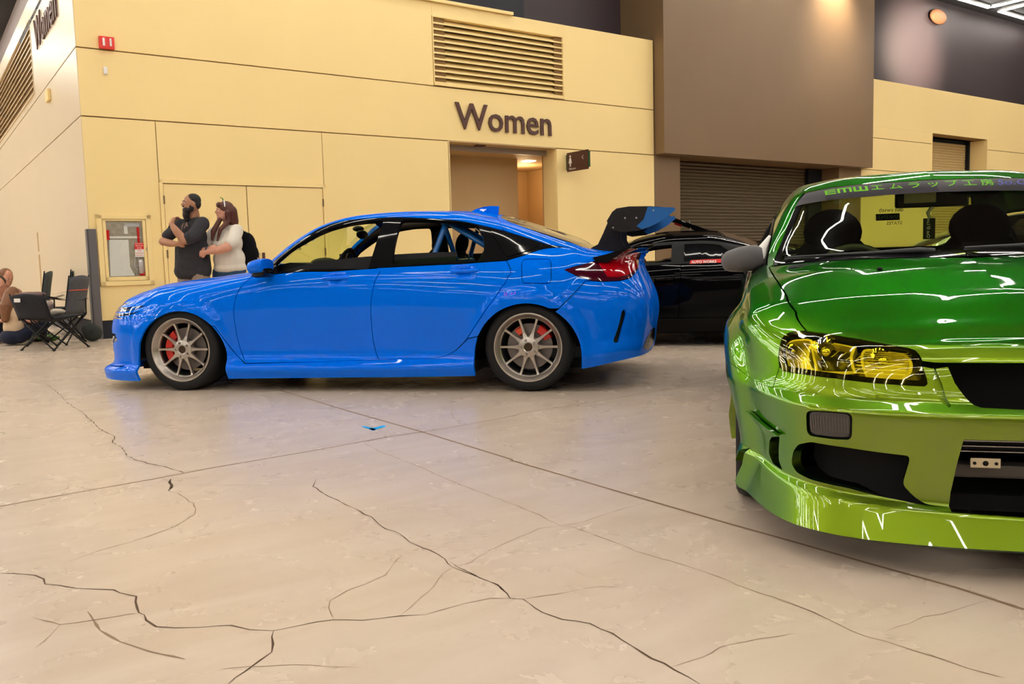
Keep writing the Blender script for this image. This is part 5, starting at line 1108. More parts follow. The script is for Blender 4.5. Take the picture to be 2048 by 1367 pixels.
    sw.build('steering_wheel', M['wiper'], car, smooth=True)
    for y in (.36, -.36):
        s_ = MB(); Ts = Matrix.Translation((2.25, y, .40)) @ Matrix.Rotation(math.radians(16), 4, 'Y')
        s_.ball((0, 0, .32), (.08, .25, .36), 18, 12, Ts); s_.ball((-.02, 0, .66), (.055, .15, .13), 16, 10, Ts); s_.box(1.75, 2.25, y-.25, y+.25, .25, .42)
        s_.build('seat', M['fabric'], car, smooth=True, auto=60)
    MB().ball((3.05, 0, .72), (.12, .60, .20), 20, 10).build('rear_bench', M['fabric'], car, smooth=True)
    mr = MB().box(1.80, 1.815, -.125, .125, 1.14, 1.205); mr.tube([(1.80, 0, 1.20), (1.83, 0, 1.26)], .012, 8)
    mr = mr.build('rear_view_mirror', M['trim'], car, bevel=.012)
    MB().box(1.77, 1.80, -.15, .15, 1.125, 1.22).build('mirror_monitor', M['trim'], car, bevel=.01)
    MB().box(1.762, 1.77, -.02, .115, 1.145, 1.205).build('mirror_reflection_plate', M['silver'], mr, bevel=.01)
    # hanging tag with lettering
    tg = MB().box(1.782, 1.788, -.022, .028, .98, 1.075).build('hanging_tag', M['trim'], car)
    MB().tube([(1.785, .0, 1.075), (1.785, 0.01, 1.10), (1.785, -.01, 1.13)], .008, 6).build('tag_cord', M['silver'], tg)
    v, f = text_mesh('Out Ef Love', .020)
    mesh('tag_lettering', [(1.7805, .013-y, .985+x) for x, y, z in v], f, M['white'], tg)
    MB().box(3.05, 3.72, -.62, .62, .93, .955).build('parcel_shelf', M['fabric'], car)
    # sun strip and its lettering
    gd = lambda s_, t_: S.loc(np.array([s_]), np.array([t_]))[0]
    def wsm(yy, up):
        """point on the windshield, yy lateral (signed), up = 0..1 below the header"""
        yy = np.asarray(yy, float); a = 1.84-.0*abs(yy)+.02*np.clip(abs(yy)/.45, 0, 1)-up; vv = np.full_like(a, 7.)
        for _ in range(12):
            L = S.loc(a, vv); vv = np.clip(vv+(L[:, 1]-abs(yy))/.42, 6.0, 8)
        L = S.loc(a, vv); L[:, 1] = yy; L[:, 0] -= .005; L[:, 2] += .004
        return L
    so = [(1.735, 6.20), (1.73, 6.59), (1.715, 7.12), (1.715, 7.5), (1.705, 8.05), (1.83, 8.05), (1.838, 7.79), (1.853, 7.14), (1.862, 6.7), (1.868, 6.36)]
    ban = skin(S, 'sun_strip', so, M['strip'], car, vs=.26, depth=0, gap=0, lift=.0, side=1, step=.03); skin(S, 'sun_strip', so, M['strip'], car, vs=.26, depth=0, gap=0, lift=.0, side=-1, step=.03)
    def strip_text(txt, y0, size, up, sx, name, m, **k):
        for q, ch in enumerate(txt):          # every character is a piece of its own
            if ch == ' ': continue
            v, f = text_mesh(ch, size, **k); v = np.array(v); pre = np.array(text_mesh(txt[:q+1], size)[0])[:, 0].max()-np.array(text_mesh(ch, size)[0])[:, 0].max()
            L = wsm(y0-(v[:, 0]+pre)*sx, up-v[:, 1]*1.06); L[:, 0] -= .010; L[:, 2] += .007
            mesh(name, L, f, m, ban)
    x_ = .462
    for bars, adv in (([(0, .95, 0, .2), (0, .95, .4, .6), (0, .95, .8, 1), (0, .2, .0, 1)], 1.1), ([(0, 1.25, .78, 1), (0, .22, 0, .8), (.51, .73, 0, .8), (1.03, 1.25, 0, .8)], 1.4), ([(0, 1.25, 0, .22), (0, .22, .2, 1), (.51, .73, .2, 1), (1.03, 1.25, .2, 1)], 1.4)):
        V = []; F = []
        for (p0, p1, q0, q1) in bars:      # squared-off E, M and W
            n = max(1, int((p1-p0)/.1)); b0 = len(V)
            for i in range(n+1):
                for q in (q0, q1): V.append((x_-(p0+(p1-p0)*i/n)*.048, .108-q*.050))
            F += [(b0+2*i, b0+2*i+1, b0+2*i+3, b0+2*i+2) for i in range(n)]
        V = np.array(V); L = wsm(V[:, 0], V[:, 1]); L[:, 0] -= .010; L[:, 2] += .007
        mesh('strip_lettering', L, F, M['lime'], ban); x_ -= adv*.048
    strip_text('エ ム ラ ッ プ 工 房', .272, .062, .104, .94, 'strip_lettering', M['lime'], bold=.0006)
    strip_text('So.Ga', -.238, .07, .108, .9, 'strip_lettering', mat('blue_vinyl', (.03, .06, .45), rough=.4), shear=.3)
    # stickers on the rear glass, read from behind the car
    for t_, y0_, z0_, h_, box in (('d6ll vwseb', -.14, 1.175, .034, 0), ('ENKEN3', -.12, 1.135, .032, 1), ('STATES', -.15, 1.098, .028, 0)):
        v, f = text_mesh(t_, h_, shear=.2); v = np.array(v); W_ = v[:, 0].max(); U = lambda z: 3.30+(1.17-z)*1.35
        if box: mesh('rear_sticker', [(U(z)+.004, y, z) for y, z in ((y0_-.01, z0_-.010), (y0_+W_+.01, z0_-.010), (y0_+W_+.02, z0_+.030), (y0_, z0_+.030))], [(0, 1, 2, 3)], M['trim'], car)
        mesh('rear_lettering', [(U(z0_+y)-(.003 if box else 0), y0_+x, z0_+y) for x, y, z in v], f, M['lime'] if box else M['trim'], car)
    return car
def head(S, car, side, hd, st):
    h = skin(S, 'headlight', hd, M['yellens'], car, depth=0, lift=.001, gap=.0012, side=side, step=st)
    c = scale_av(hd, .90)
    skin(S, 'headlight_bezel', hd, M['gloss'], h, holes=[scale_av2(hd, .93, .82)], depth=.015, lift=-.001, gap=.001, side=side, step=st)
    skin(S, 'lamp_housing', hd, M['lampback'], h, depth=0, lift=-.05, gap=0, side=side, step=st)
    o = OG
    for key, col in (('lampo', 'yelrefl'), ('lampm', 'darkrefl'), ('lampi', 'yelrefl')):
        q = o[key]; ring = curve(q, 3, True)
        skin(S, 'lamp_ring', ring, M['yelrefl'], h, holes=[scale_av(ring, .88)], depth=.03, lift=-.012, gap=0, side=side, step=.015)
        skin(S, 'lamp_bowl', ring, M[col], h, depth=0, lift=-.04, gap=0, side=side, step=.015)
        qc = np.array(q).mean(0); L = S.loc(np.array([qc[0]]), np.array([qc[1]]))[0]
        r = .034 if key != 'lampo' else .018
        cy = side*L[1]
        MB().ball((L[0]+.045, cy, L[2]-.005), (.018, r*.55, r*.55), 14, 8).build('bulb', M['chrome'], h, smooth=True)
        MB().lathe([(r*1.25, .0), (r*1.05, .012), (r*.8, .02)], 24, Matrix.Translation((L[0]+.052, cy, L[2])) @ Matrix.Rotation(math.radians(-90), 4, 'Y')).build('lamp_collar', M['chrome'], h, smooth=True)
    # vertical flutes in the middle chamber, horizontal ones in the inner lens
    q = np.array(o['lampm']); x0, x1 = q[:, 0].min(), q[:, 0].max(); y0, y1 = q[:, 1].min(), q[:, 1].max()
    for i in range(7):
        x = x0+(x1-x0)*(.12+.13*i); skin(S, 'flute', [(x-.0022, y0+(y1-y0)*.55), (x+.0022, y0+(y1-y0)*.55), (x+.0022, y0+(y1-y0)*.86), (x-.0022, y0+(y1-y0)*.86)], M['yelrefl'], h, depth=0, lift=-.032, gap=0, side=side, step=.03)
    q = np.array(o['lampi']); x0, x1 = q[:, 0].min(), q[:, 0].max(); y0, y1 = q[:, 1].min(), q[:, 1].max()
    for i in range(9):
        y = y0+(y1-y0)*(.14+.09*i); skin(S, 'flute', [(x0+.015, y-.010), (x1-.018, y-.010), (x1-.018, y+.010), (x0+.015, y+.010)], M['yelbright'], h, depth=0, lift=-.010, gap=0, side=side, step=.03)
def scale_av2(p, ka, kv):
    q = np.array(p); c = (q.min(0)+q.max(0))/2; return [tuple(c+(x-c)*np.array([ka, kv])) for x in q]
def skin_center(S, car):
    pass
M['ws2'] = glass_mat('windshield_glass', (.74, .84, .46))
M['strip'] = mat('sun_strip_film', (.030, .026, .034), rough=.35, spec=.12)
M['lime'] = mat('lime_vinyl', (.16, .50, .03), rough=.5, spec=.05)
M['lensrib'] = mat('rib_plastic', (.11, .09, .08), rough=.2)
M['mirrorshell'] = mat('grey_plastic', (.10, .095, .10), rough=.45)
M['wiper'] = mat('wiper_black', (.03, .032, .035), rough=.4)
M['yellens'] = glass_mat('yellow_lens', (1, .93, .16))
M['yelrefl'] = mat('yellow_reflector', (.62, .55, .28), rough=.32, metal=.55)
M['yelbright'] = mat('frosted_reflector', (.9, .86, .6), rough=.35, metal=.5)
M['darkrefl'] = mat('dark_reflector', (.05, .045, .03), rough=.15, metal=.8)
M['lampback'] = mat('lamp_back', (.16, .14, .08), rough=.25, metal=.6)
green_car = build_green()
jar = MB().lathe([(0, .956), (.048, .956), (.055, .97), (.055, 1.03), (.042, 1.048), (.042, 1.05)], 20).build('jar', mat('gold_jar', (.55, .42, .06), rough=.2, metal=.6), None, auto=40, label='gold jar with blue lid standing on the green car rear shelf', cat='jar')
MB().lathe([(.0, 1.082), (.040, 1.082), (.046, 1.074), (.046, 1.048), (0, 1.048)], 20).build('lid', mat('blue_lid', (.02, .14, .45), rough=.4), jar, auto=40); jar.location = (2.086, 5.45, 0)

# ---------------------------------------------------------------- other cars behind
def coupe_surf(frame, top=1.22, h=1):
    A0, A1, cf, cr = -2.95, 2.55, -1.75, 1.35
    nf = nose([(0, 0), (.02, .3), (.08, .6), (.25, .85), (.6, .97), (1, 1)], .65, .87, A0, cf)
    q = nose([(0, 0), (.01, .3), (.05, .65), (.2, .88), (.6, .98), (1, 1)], .6, .87, 0, A1-cr); nr = lambda a: q(A1-a)
    R_ = lambda sf, sr, W, Z, S=None: row(nf, cf, nr, cr, sf, sr, W, Z, S); k = top/1.22
    rows = [R_(-2.36, 1.98, [(-3, .84), (2.6, .84)], [(-3, .14), (2.6, .17)]),
     R_(-2.40, 2.0, [(-3, .87), (2.6, .87)], [(-3, .30), (2.6, .32)]),
     R_(-2.36, 2.0, [(-3, .88), (0, .885), (1, .90), (2.6, .88)], [(-3, .52), (-1.5, .60), (2.6, .62)]),
     R_(-2.25, 1.95, [(-3, .82), (0, .86), (1, .87), (2.6, .84)], [(-3, .62), (-1.5, .72), (0, .765), (2.6, .80)]),
     R_(-2.15, 1.92, [(-3, .74), (-1, .78), (0, .80), (1.2, .78), (2.6, .76)], [(-3, .66), (-1.5, .78), (-1, .815), (0, .835), (1.2, .87), (2.6, .88)]),
     R_(-2.1, 1.90, [(-3, .6), (-1.05, .70), (-.7, .64), (-.2, .57), (.3, .56), (.9, .60), (1.3, .66), (2.6, .62)], [(-3, .67), (-1.5, .80), (-1.1, .84), (-.8, .99*k), (-.45, 1.12*k), (-.1, 1.165*k), (.25, 1.165*k), (.6, 1.08*k), (1.0, .95), (1.3, .89), (2.6, .885)]),
     R_(-2.08, 1.88, [(-3, 0), (2.6, 0)], [(-3, .68), (-1.5, .83), (-1.15, .87), (-.85, 1.02*k), (-.5, 1.16*k), (-.1, 1.22*k), (.3, 1.215*k), (.65, 1.13*k), (1.1, .97), (1.35, .90), (2.6, .89)])]
    S = Surf(A0, A1, rows, [0, .3, .8, .5, .35, .5, .5], frame, 4); S.h = h; return S
def build_coupe(S, paintm, label, hatch=False, seat=None, decal=False, roofrail=True, sides=(1, -1), glass='smoke'):
    car = frame_empty_rh('car', S, label=label, cat='car'); A0, A1 = S.A0, S.A1; V6 = 6.04
    for side in sides:
        kw = dict(side=side, step=.06)
        fa = sz(S, arc(-1.55, .25, .35, 180, 0, 12), (-2.4, -.7), (0, 4)); ra = sz(S, arc(1.02, .25, .35, 180, 0, 12), (.3, 1.9), (0, 4))
        seam = [(.02, 4.0), (.03, 3.2), (.01, 2.0), (.0, .9)]
        skin(S, 'door', [(-1.0, 4.0), (-1.05, 2.5), (-1.02, .9)]+seam[::-1], paintm, car, gap=.004, **kw)
        skin(S, 'side_skirt', [(-1.17, 0), (-1.02, .9), (.0, .9), (.64, .9), (.66, 0)], paintm, car, **kw)
        skin(S, 'front_fender', [(A0-.03, 0), (fa[0][0], 0)]+fa+[(fa[-1][0], 0), (-1.17, 0), (-1.02, .9), (-1.05, 2.5), (-1.0, 4.0), (-1.1, 5.0), (A0-.03, 5.0)], paintm, car, **kw)
        skin(S, 'rear_quarter_panel', seam+[(.64, .9), (.66, 0)]+ra+[(ra[-1][0], 0), (A1+.03, 0), (A1+.03, 5), (1.25, 5), (.9, 4.0)], paintm, car, **kw)
        skin(S, 'hood', [(A0-.03, 5), (-1.1, 5.0), (-1.12, V6), (A0-.03, V6)], paintm, car, vs=.4, **kw)
        if not hatch: skin(S, 'trunk_lid', [(1.25, 5), (A1+.03, 5), (A1+.03, V6), (1.32, V6)], paintm, car, vs=.4, **kw)
        skin(S, 'roof', [(-1.05, 5.0), (-1.0, 4.9), (-.4, 4.85), (.3, 4.85), (.8, 4.9), (1.2, 5.0), (.45, 5.25), (.38, V6), (-.42, V6), (-.5, 5.2), (-.95, 5.08)], paintm, car, vs=.4, gap=.001, depth=.03, **kw)
        skin(S, 'windshield', [(-1.05, 5.03), (-.95, 5.09), (-.52, 5.2), (-.44, V6), (-1.12, V6)], M['smoke'] if glass == 'smoke' else M['clear'], car, vs=.4, depth=0, gap=0, **kw)
        if not hatch: skin(S, 'rear_window', [(.40, V6), (.47, 5.25), (1.18, 5.03), (1.30, V6)], M['smoke'], car, vs=.4, depth=0, gap=0, **kw)
        fr = [(-1.0, 4.0), (.9, 4.0), (1.15, 4.9), (.8, 4.87), (.3, 4.82), (-.4, 4.82), (-.98, 4.87)]
        skin(S, 'window_frame', fr, M['trim'], car, holes=[[(-.85, 4.10), (-.08, 4.10), (-.08, 4.70), (-.4, 4.70), (-.8, 4.55)], [(.05, 4.10), (.68, 4.12), (.42, 4.68), (.05, 4.70)]], depth=.03, gap=0, **kw)
        qg_ = skin(S, 'quarter_glass', [(.04, 4.09), (.70, 4.11), (.43, 4.70), (.04, 4.72)], M[glass if glass == 'clear' else 'gloss'], car, depth=0, lift=-.008, gap=0, **kw)
        skin(S, 'inner_shell', [(-1.0, .8), (-.9, 3.9), (.9, 3.9), (.9, .8)], M['void'], car, depth=0, lift=-.06, side=side, step=.15)
        hp = S.loc(*np.array(sz(S, [(-.14, .70)], (-1, 1), (1, 4))).T)[0]; yy = side*S.h*(hp[1]+.022)
        MB().tube([(-.24, yy-side*S.h*.02, .70), (-.22, yy, .70), (-.06, yy, .705), (-.04, yy-side*S.h*.02, .705)], .013, 8).build('door_handle', paintm, car, smooth=True)
        for cx in (-1.55, 1.02):
            wheel(car, (cx, side*S.h*.86, .30), side*S.h, .30, .21, .22, None, simple=True)
        if roofrail:
            L = S.loc(np.linspace(.28, 1.15, 16), np.full(16, 4.96)); MB().tube([(p[0], side*S.h*p[1], p[2]+.006) for p in L], .007, 6).build('rain_strip', M['chrome'], car, smooth=True)
        if decal and side > 0:
            v, f = text_mesh('AUTO WORKS', .042, bold=.001); v = np.array(v); v -= [0, 0, 0]; n_ = np.stack([.13+v[:, 0]*.9, .862+v[:, 1]*.9], 1); av = S.inv(n_, lambda L: L[:, [0, 2]], (0, .9), (3.9, 5)); L = S.loc(av[:, 0], av[:, 1]); L[:, 1] = S.h*(L[:, 1]+.004)
            pl_ = sz(S, [(.11, .852), (.43, .858), (.44, .90), (.12, .895)], (0, .9), (3.9, 5))
            d_ = skin(S, 'window_sticker', pl_, M['red'], car, depth=0, lift=.0, gap=0, side=side, step=.05); mesh('sticker_lettering', L, [q[::-1] for q in f], M['white'], d_)
    MB().box(-2.2, 1.85, -.76, .76, .13, .19).build('floor_pan', M['void'], car); MB().box(-1.15, -1.05, -.68, .68, .2, .78).build('firewall', M['void'], car)
    for y in (-.36, .36):
        m_ = M['red'] if (seat and y*S.h > 0) else M['fabric']
        Ts = Matrix.Translation((-.12, y, .36)) @ Matrix.Rotation(math.radians(18), 4, 'Y'); s_ = MB(); s_.ball((0, 0, .24), (.08, .22, .30), 14, 9, Ts); s_.box(-.62, -.1, y-.22, y+.22, .22, .36); s_.build('seat', M['fabric'], car, smooth=True, auto=60)
    if seat: MB().box(-.66, -.40, S.h*.10, S.h*.62, .80, .93).build('red_cushion', M['red'], car, bevel=.03)
    return car
bk = np.array([1.735, 8.90, 0]); a_ = math.radians(-14.5); d_ = np.array([math.cos(a_), math.sin(a_), 0]); n_ = np.array([d_[1], -d_[0], 0])
BLACK = coupe_surf((tuple(bk-n_*.885), tuple(d_), tuple(n_)), 1.225, -1)
black_car = build_coupe(BLACK, M['blackpaint'], 'glossy black two-door coupe parked between the blue and green cars', seat=True, decal=True)
# second black car behind, facing the other way with its tailgate up
a_ = math.radians(-14.5+180); d2 = np.array([math.cos(a_), math.sin(a_), 0]); n2 = np.array([-d2[1], d2[0], 0])
BL2 = coupe_surf((tuple(bk+np.array([1.58, 2.75, 0])), tuple(d2), tuple(n2)), 1.12, 1)
b2 = build_coupe(BL2, M['blackpaint'], 'black car behind the black coupe with its tailgate raised', hatch=True, roofrail=False)
tg = MB(); T = Matrix.Translation((.36, 0, 1.14)) @ Matrix.Rotation(math.radians(-22), 4, 'Y')
tg.box(0, .06, -.55, .55, -.02, .03, T); tg.box(.06, .92, -.55, -.47, -.02, .03, T); tg.box(.06, .92, .47, .55, -.02, .03, T); tg.box(.84, 1.10, -.58, .58, -.03, .04, T)
tgo = tg.build('tailgate', M['blackpaint'], b2, bevel=.01); MB().box(.06, .84, -.47, .47, .0, .008, T).build('tailgate_glass', M['smoke'], tgo)
MB().box(.62, .72, -.56, .45, -.05, -.02, T).build('brake_lamp', M['redlens'], tgo); MB().box(.45, .5, -.56, -.50, .03, .05, T).build('tailgate_hinge', M['trim'], tgo)
MB().tube([(.75, .50, .86), (.85, .50, 1.40)], .008, 6).build('gas_strut', M['steel'], b2); MB().tube([(.75, -.50, .86), (.85, -.50, 1.40)], .008, 6).build('gas_strut', M['steel'], b2)
# white car seen through the green car's windows
a_ = math.radians(-8); d3 = np.array([math.cos(a_), math.sin(a_), 0]); n3 = np.array([d3[1], -d3[0], 0])
WH = coupe_surf(((7.2, 13.3, 0), tuple(d3), tuple(n3)), 1.27, -1)
M['whitepaint'] = mat('white_car_paint', (.75, .75, .73), rough=.25, coat=1)
build_coupe(WH, M['whitepaint'], 'white car standing behind the green sedan, seen through its windows', roofrail=False, glass='clear')

# ---------------------------------------------------------------- people
def blob(name, shapes, m, parent, voxel=.012, smooth_it=3, decimate=None, label=None):
    """one continuous skin grown over tapered limbs and ellipsoids, then baked to a mesh"""
    b = MB()
    for s in shapes:
        if s[0] == 'c':      # tapered limb through points
            P, R_ = s[1], s[2]; n = 12; F_ = []
            b.tube(P, R_, n)
            for p, r in zip(P, R_): b.ball(p, r*.985, 12, 8)
        elif s[0] == 'e': b.ball((0, 0, 0), s[2], 16, 10, Matrix.Translation(s[1]) @ (s[3] if len(s) > 3 else Matrix.Identity(4)))
    o = b.build('tmp', m); md = o.modifiers.new('r', 'REMESH'); md.mode = 'VOXEL'; md.voxel_size = voxel; md.use_smooth_shade = True
    if smooth_it: sm = o.modifiers.new('s', 'SMOOTH'); sm.iterations = smooth_it; sm.factor = .5
    if decimate: dm = o.modifiers.new('d', 'DECIMATE'); dm.ratio = decimate
    dg = bpy.context.evaluated_depsgraph_get(); me = bpy.data.meshes.new_from_object(o.evaluated_get(dg)); old = o.data; bpy.data.objects.remove(o); bpy.data.meshes.remove(old)
    me.name = name; me.materials.clear(); me.materials.append(m); me.polygons.foreach_set('use_smooth', [True]*len(me.polygons))
    o = bpy.data.objects.new(name, me); link(o, parent)
    if label: o['label'] = label
    return o
def hand(w, d, up, curl=.6, k=1.0, thumb=1):
    """palm plus four unequal curled fingers and a thumb: w wrist, d direction, up = back-of-hand normal"""
    w = Vector(w); d = Vector(d).normalized(); up = (Vector(up)-d*Vector(up).dot(d)).normalized(); s = d.cross(up); out = []
    pc = w+d*.045*k
    out.append(('c', [w, w+d*.045*k, w+d*.08*k], [.026*k, .030*k, .028*k])); out.append(('c', [w+d*.03*k+s*.018*k, w+d*.08*k+s*.028*k], [.018*k, .015*k])); out.append(('c', [w+d*.03*k-s*.018*k, w+d*.08*k-s*.028*k], [.018*k, .015*k]))
    for i, (o, L) in enumerate(((-.032, .062), (-.011, .075), (.011, .070), (.032, .055))):
        p0 = w+d*.082*k+s*o*k; c = curl; p1 = p0+(d*math.cos(c*.6)-up*math.sin(c*.6))*L*.5*k; p2 = p1+(d*math.cos(c*1.5)-up*math.sin(c*1.5))*L*.35*k; p3 = p2+(d*math.cos(c*2.2)-up*math.sin(c*2.2))*L*.25*k
        out.append(('c', [p0, p1, p2, p3], [.0105*k, .0098*k, .009*k, .0082*k]))
    t0 = w+d*.03*k+s*thumb*.03*k; t1 = t0+(d*.6+s*thumb*.6-up*.3)*.038*k; t2 = t1+(d*.9+s*thumb*.1-up*.3)*.03*k
    out.append(('c', [t0, t1, t2], [.015*k, .0115*k, .0095*k])); return out
def person_root(x, y, yaw, label):
    """x, y in room coordinates; local x runs to the picture's right, y away from the camera"""
    p = RP(x, y); e = bpy.data.objects.new('person', None); e.location = tuple(p); e.rotation_euler = (0, 0, yaw); e.empty_display_size = .3
    return link(e, label=label, cat='person')
def face(hc, f, k, T):
    """head shapes for a face looking along local -y of matrix T"""
    return [('e', hc, (.074*k, .092*k, .108*k), T), ('e', tuple(Vector(hc)+T.to_3x3() @ Vector((0, -.02*k, -.06*k))), (.058*k, .070*k, .060*k), T), ('e', tuple(Vector(hc)+T.to_3x3() @ Vector((0, -.092*k, -.018*k))), (.013*k, .024*k, .024*k), T),
            ('e', tuple(Vector(hc)+T.to_3x3() @ Vector((0, -.080*k, .012*k))), (.052*k, .014*k, .012*k), T), ('e', tuple(Vector(hc)+T.to_3x3() @ Vector((0, -.083*k, -.055*k))), (.024*k, .012*k, .009*k), T),
            ('e', tuple(Vector(hc)+T.to_3x3() @ Vector((0, -.074*k, -.095*k))), (.024*k, .018*k, .018*k), T),
            ('e', tuple(Vector(hc)+T.to_3x3() @ Vector((.074*k, .0, -.015*k))), (.010*k, .018*k, .028*k), T), ('e', tuple(Vector(hc)+T.to_3x3() @ Vector((-.074*k, .0, -.015*k))), (.010*k, .018*k, .028*k), T)]
def eyes(hc, T, k, parent, iris):
    R3 = T.to_3x3()
    for sx in (-1, 1):
        c = Vector(hc)+R3 @ Vector((sx*.031*k, -.080*k, -.004*k)); MB().ball(c, .0080*k, 10, 6).build('eye', M['white'], parent, smooth=True)
        c2 = Vector(hc)+R3 @ Vector((sx*.031*k, -.0868*k, -.004*k)); MB().ball(c2, .0045*k, 8, 6).build('iris', iris, parent, smooth=True)
M['tee_grey'] = mat('charcoal_tee', (.030, .029, .034), rough=.9, noise=(40, .3, 4)); M['tee_white'] = mat('white_tee', (.74, .68, .58), rough=.85)
M['hair_black'] = mat('black_hair', (.010, .007, .006), rough=.6, noise=(60, .5, 3)); M['hair_brown'] = mat('auburn_hair', (.085, .022, .012), rough=.5, noise=(50, .5, 3)); M['hair_lt'] = mat('light_brown_hair', (.20, .085, .035), rough=.5, noise=(50, .4, 3))
M['jeans'] = mat('blue_jeans', (.02, .06, .13), rough=.9); M['shorts'] = mat('tan_shorts', (.30, .22, .17), rough=.9); M['shoe'] = mat('shoe_black', (.02, .02, .02), rough=.6)
M['watch'] = mat('watch_strap', (.03, .04, .07), rough=.5); M['lips'] = mat('lips', (.45, .10, .09), rough=.5); M['cream'] = mat('cream_cloth', (.62, .46, .30), rough=.9)
def standing_man():
    # image scale here: about 6 mm per pixel
    e = person_root(.70, -2.5, 0, 'bearded man in dark grey T-shirt standing with folded arms and hand at chest')
    T = Matrix.Rotation(math.radians(-58), 4, 'Z') @ Matrix.Rotation(math.radians(-4), 4, 'X'); hc = (.045, -.03, 1.715)
    sk = face(hc, None, 1.04, T)+[('c', [(.055, .0, 1.62), (.06, .02, 1.50)], [.062, .068])]
    sh_n = (.19, -.10, 1.475); el_n = (.035, -.30, 1.275); wr_n = (-.125, -.25, 1.465)
    sh_f = (-.135, .02, 1.475); el_f = (-.295, -.10, 1.275); wr_f = (-.07, -.26, 1.235)
    sk += [('c', [sh_n, el_n, wr_n], [.062, .050, .030]), ('c', [el_n, (-.05, -.29, 1.38), wr_n], [.050, .046, .029])]
    sk += [('c', [sh_f, el_f, wr_f], [.060, .048, .031]), ('c', [el_f, (-.18, -.19, 1.25), wr_f], [.048, .045, .031])]
    sk += hand(wr_n, (.12, .30, .42), (-.75, -.5, .35), .75, .98, -1)+hand(wr_f, (.8, -.1, .25), (-.2, -.8, .3), .8, 1.0, 1)
    sk += [('c', [(.10, -.02, .90), (.11, -.02, .50), (.12, .0, .10)], [.095, .062, .042]), ('c', [(-.08, .04, .90), (-.10, .03, .50), (-.12, .06, .10)], [.095, .062, .042]), ('e', (.02, .0, 1.2), (.15, .10, .28))]
    body = blob('body', sk, M['skin1'], e, .009, 2)
    blob('t_shirt', [('e', (.03, -.02, 1.32), (.175, .13, .20)), ('e', (.02, -.03, 1.14), (.18, .145, .20)), ('e', (.01, -.02, 1.0), (.19, .145, .15)), ('c', [(-.09, .0, 1.2), (-.11, 0, .93)], [.10, .10]), ('c', [(.12, -.03, 1.2), (.14, -.03, .93)], [.10, .10]), ('c', [(-.12, .03, 1.46), (.04, .02, 1.50), (.19, -.08, 1.46)], [.068, .078, .075]),
        ('c', [sh_n, (.125, -.22, 1.33), (.085, -.27, 1.30)], [.082, .082, .078]), ('c', [sh_f, (-.21, -.04, 1.37), (-.245, -.07, 1.335)], [.078, .074, .070]), ('c', [(-.10, -.03, .92), (.13, -.03, .92)], [.11, .11])], M['tee_grey'], e, .012, 3)
    blob('shorts', [('c', [(.10, -.02, .93), (.11, -.02, .60)], [.115, .095]), ('c', [(-.08, .03, .93), (-.10, .03, .60)], [.115, .095]), ('e', (.01, 0, .93), (.18, .13, .10))], M['shorts'], e, .014, 2)
    for x, y in ((.12, -.03), (-.12, .03)): blob('shoe', [('e', (x-.05, y-.03, .045), (.135, .05, .045)), ('e', (x, y, .08), (.05, .045, .05))], M['shoe'], e, .012, 1)
    R3 = T.to_3x3(); H = lambda x, y, z: tuple(Vector(hc)+R3 @ Vector((x, y, z)))
    blob('beard', [('e', H(0, -.050, -.085), (.066, .050, .050), T), ('e', H(0, -.060, -.135), (.052, .040, .055), T), ('e', H(0, -.055, -.185), (.036, .030, .045), T), ('e', H(.062, -.01, -.05), (.014, .03, .055), T), ('e', H(-.062, -.01, -.05), (.014, .03, .055), T), ('e', H(0, -.094, -.040), (.030, .010, .007), T)], M['hair_black'], e, .007, 2)
    blob('hair', [('e', H(0, .022, .044), (.080, .090, .078), T), ('e', H(0, .050, .0), (.077, .062, .072), T)], M['hair_black'], e, .008, 2)
    blob('eyebrow', [('c', [H(-.048, -.086, .020), H(-.015, -.096, .022)], [.006, .006]), ('c', [H(.048, -.086, .020), H(.015, -.096, .022)], [.006, .006])], M['hair_black'], e, .004, 1)
    blob('mouth', [('e', H(0, -.097, -.058), (.020, .008, .007), T)], M['white'], e, .003, 1)
    eyes(hc, T, 1.04, e, M['hair_black'])
    MB().tube([(wr_n[0]+.03*math.cos(t)-.0, wr_n[1]+.034*math.sin(t), wr_n[2]-.02+.012*math.cos(t)) for t in np.linspace(0, 6.28, 17)[:-1]], .006, 6, closed=True).build('bracelet', M['watch'], e, smooth=True)
    v, f = text_mesh('f A', .085, shear=.3, bold=.002); mesh('shirt_print', [(-.045+x*.8, -.165-abs(x-.05)*.1, 1.40+y+x*.4) for x, y, z in v], f, mat('shirt_print_ink', (.35, .20, .13), rough=.8), e)
    return e
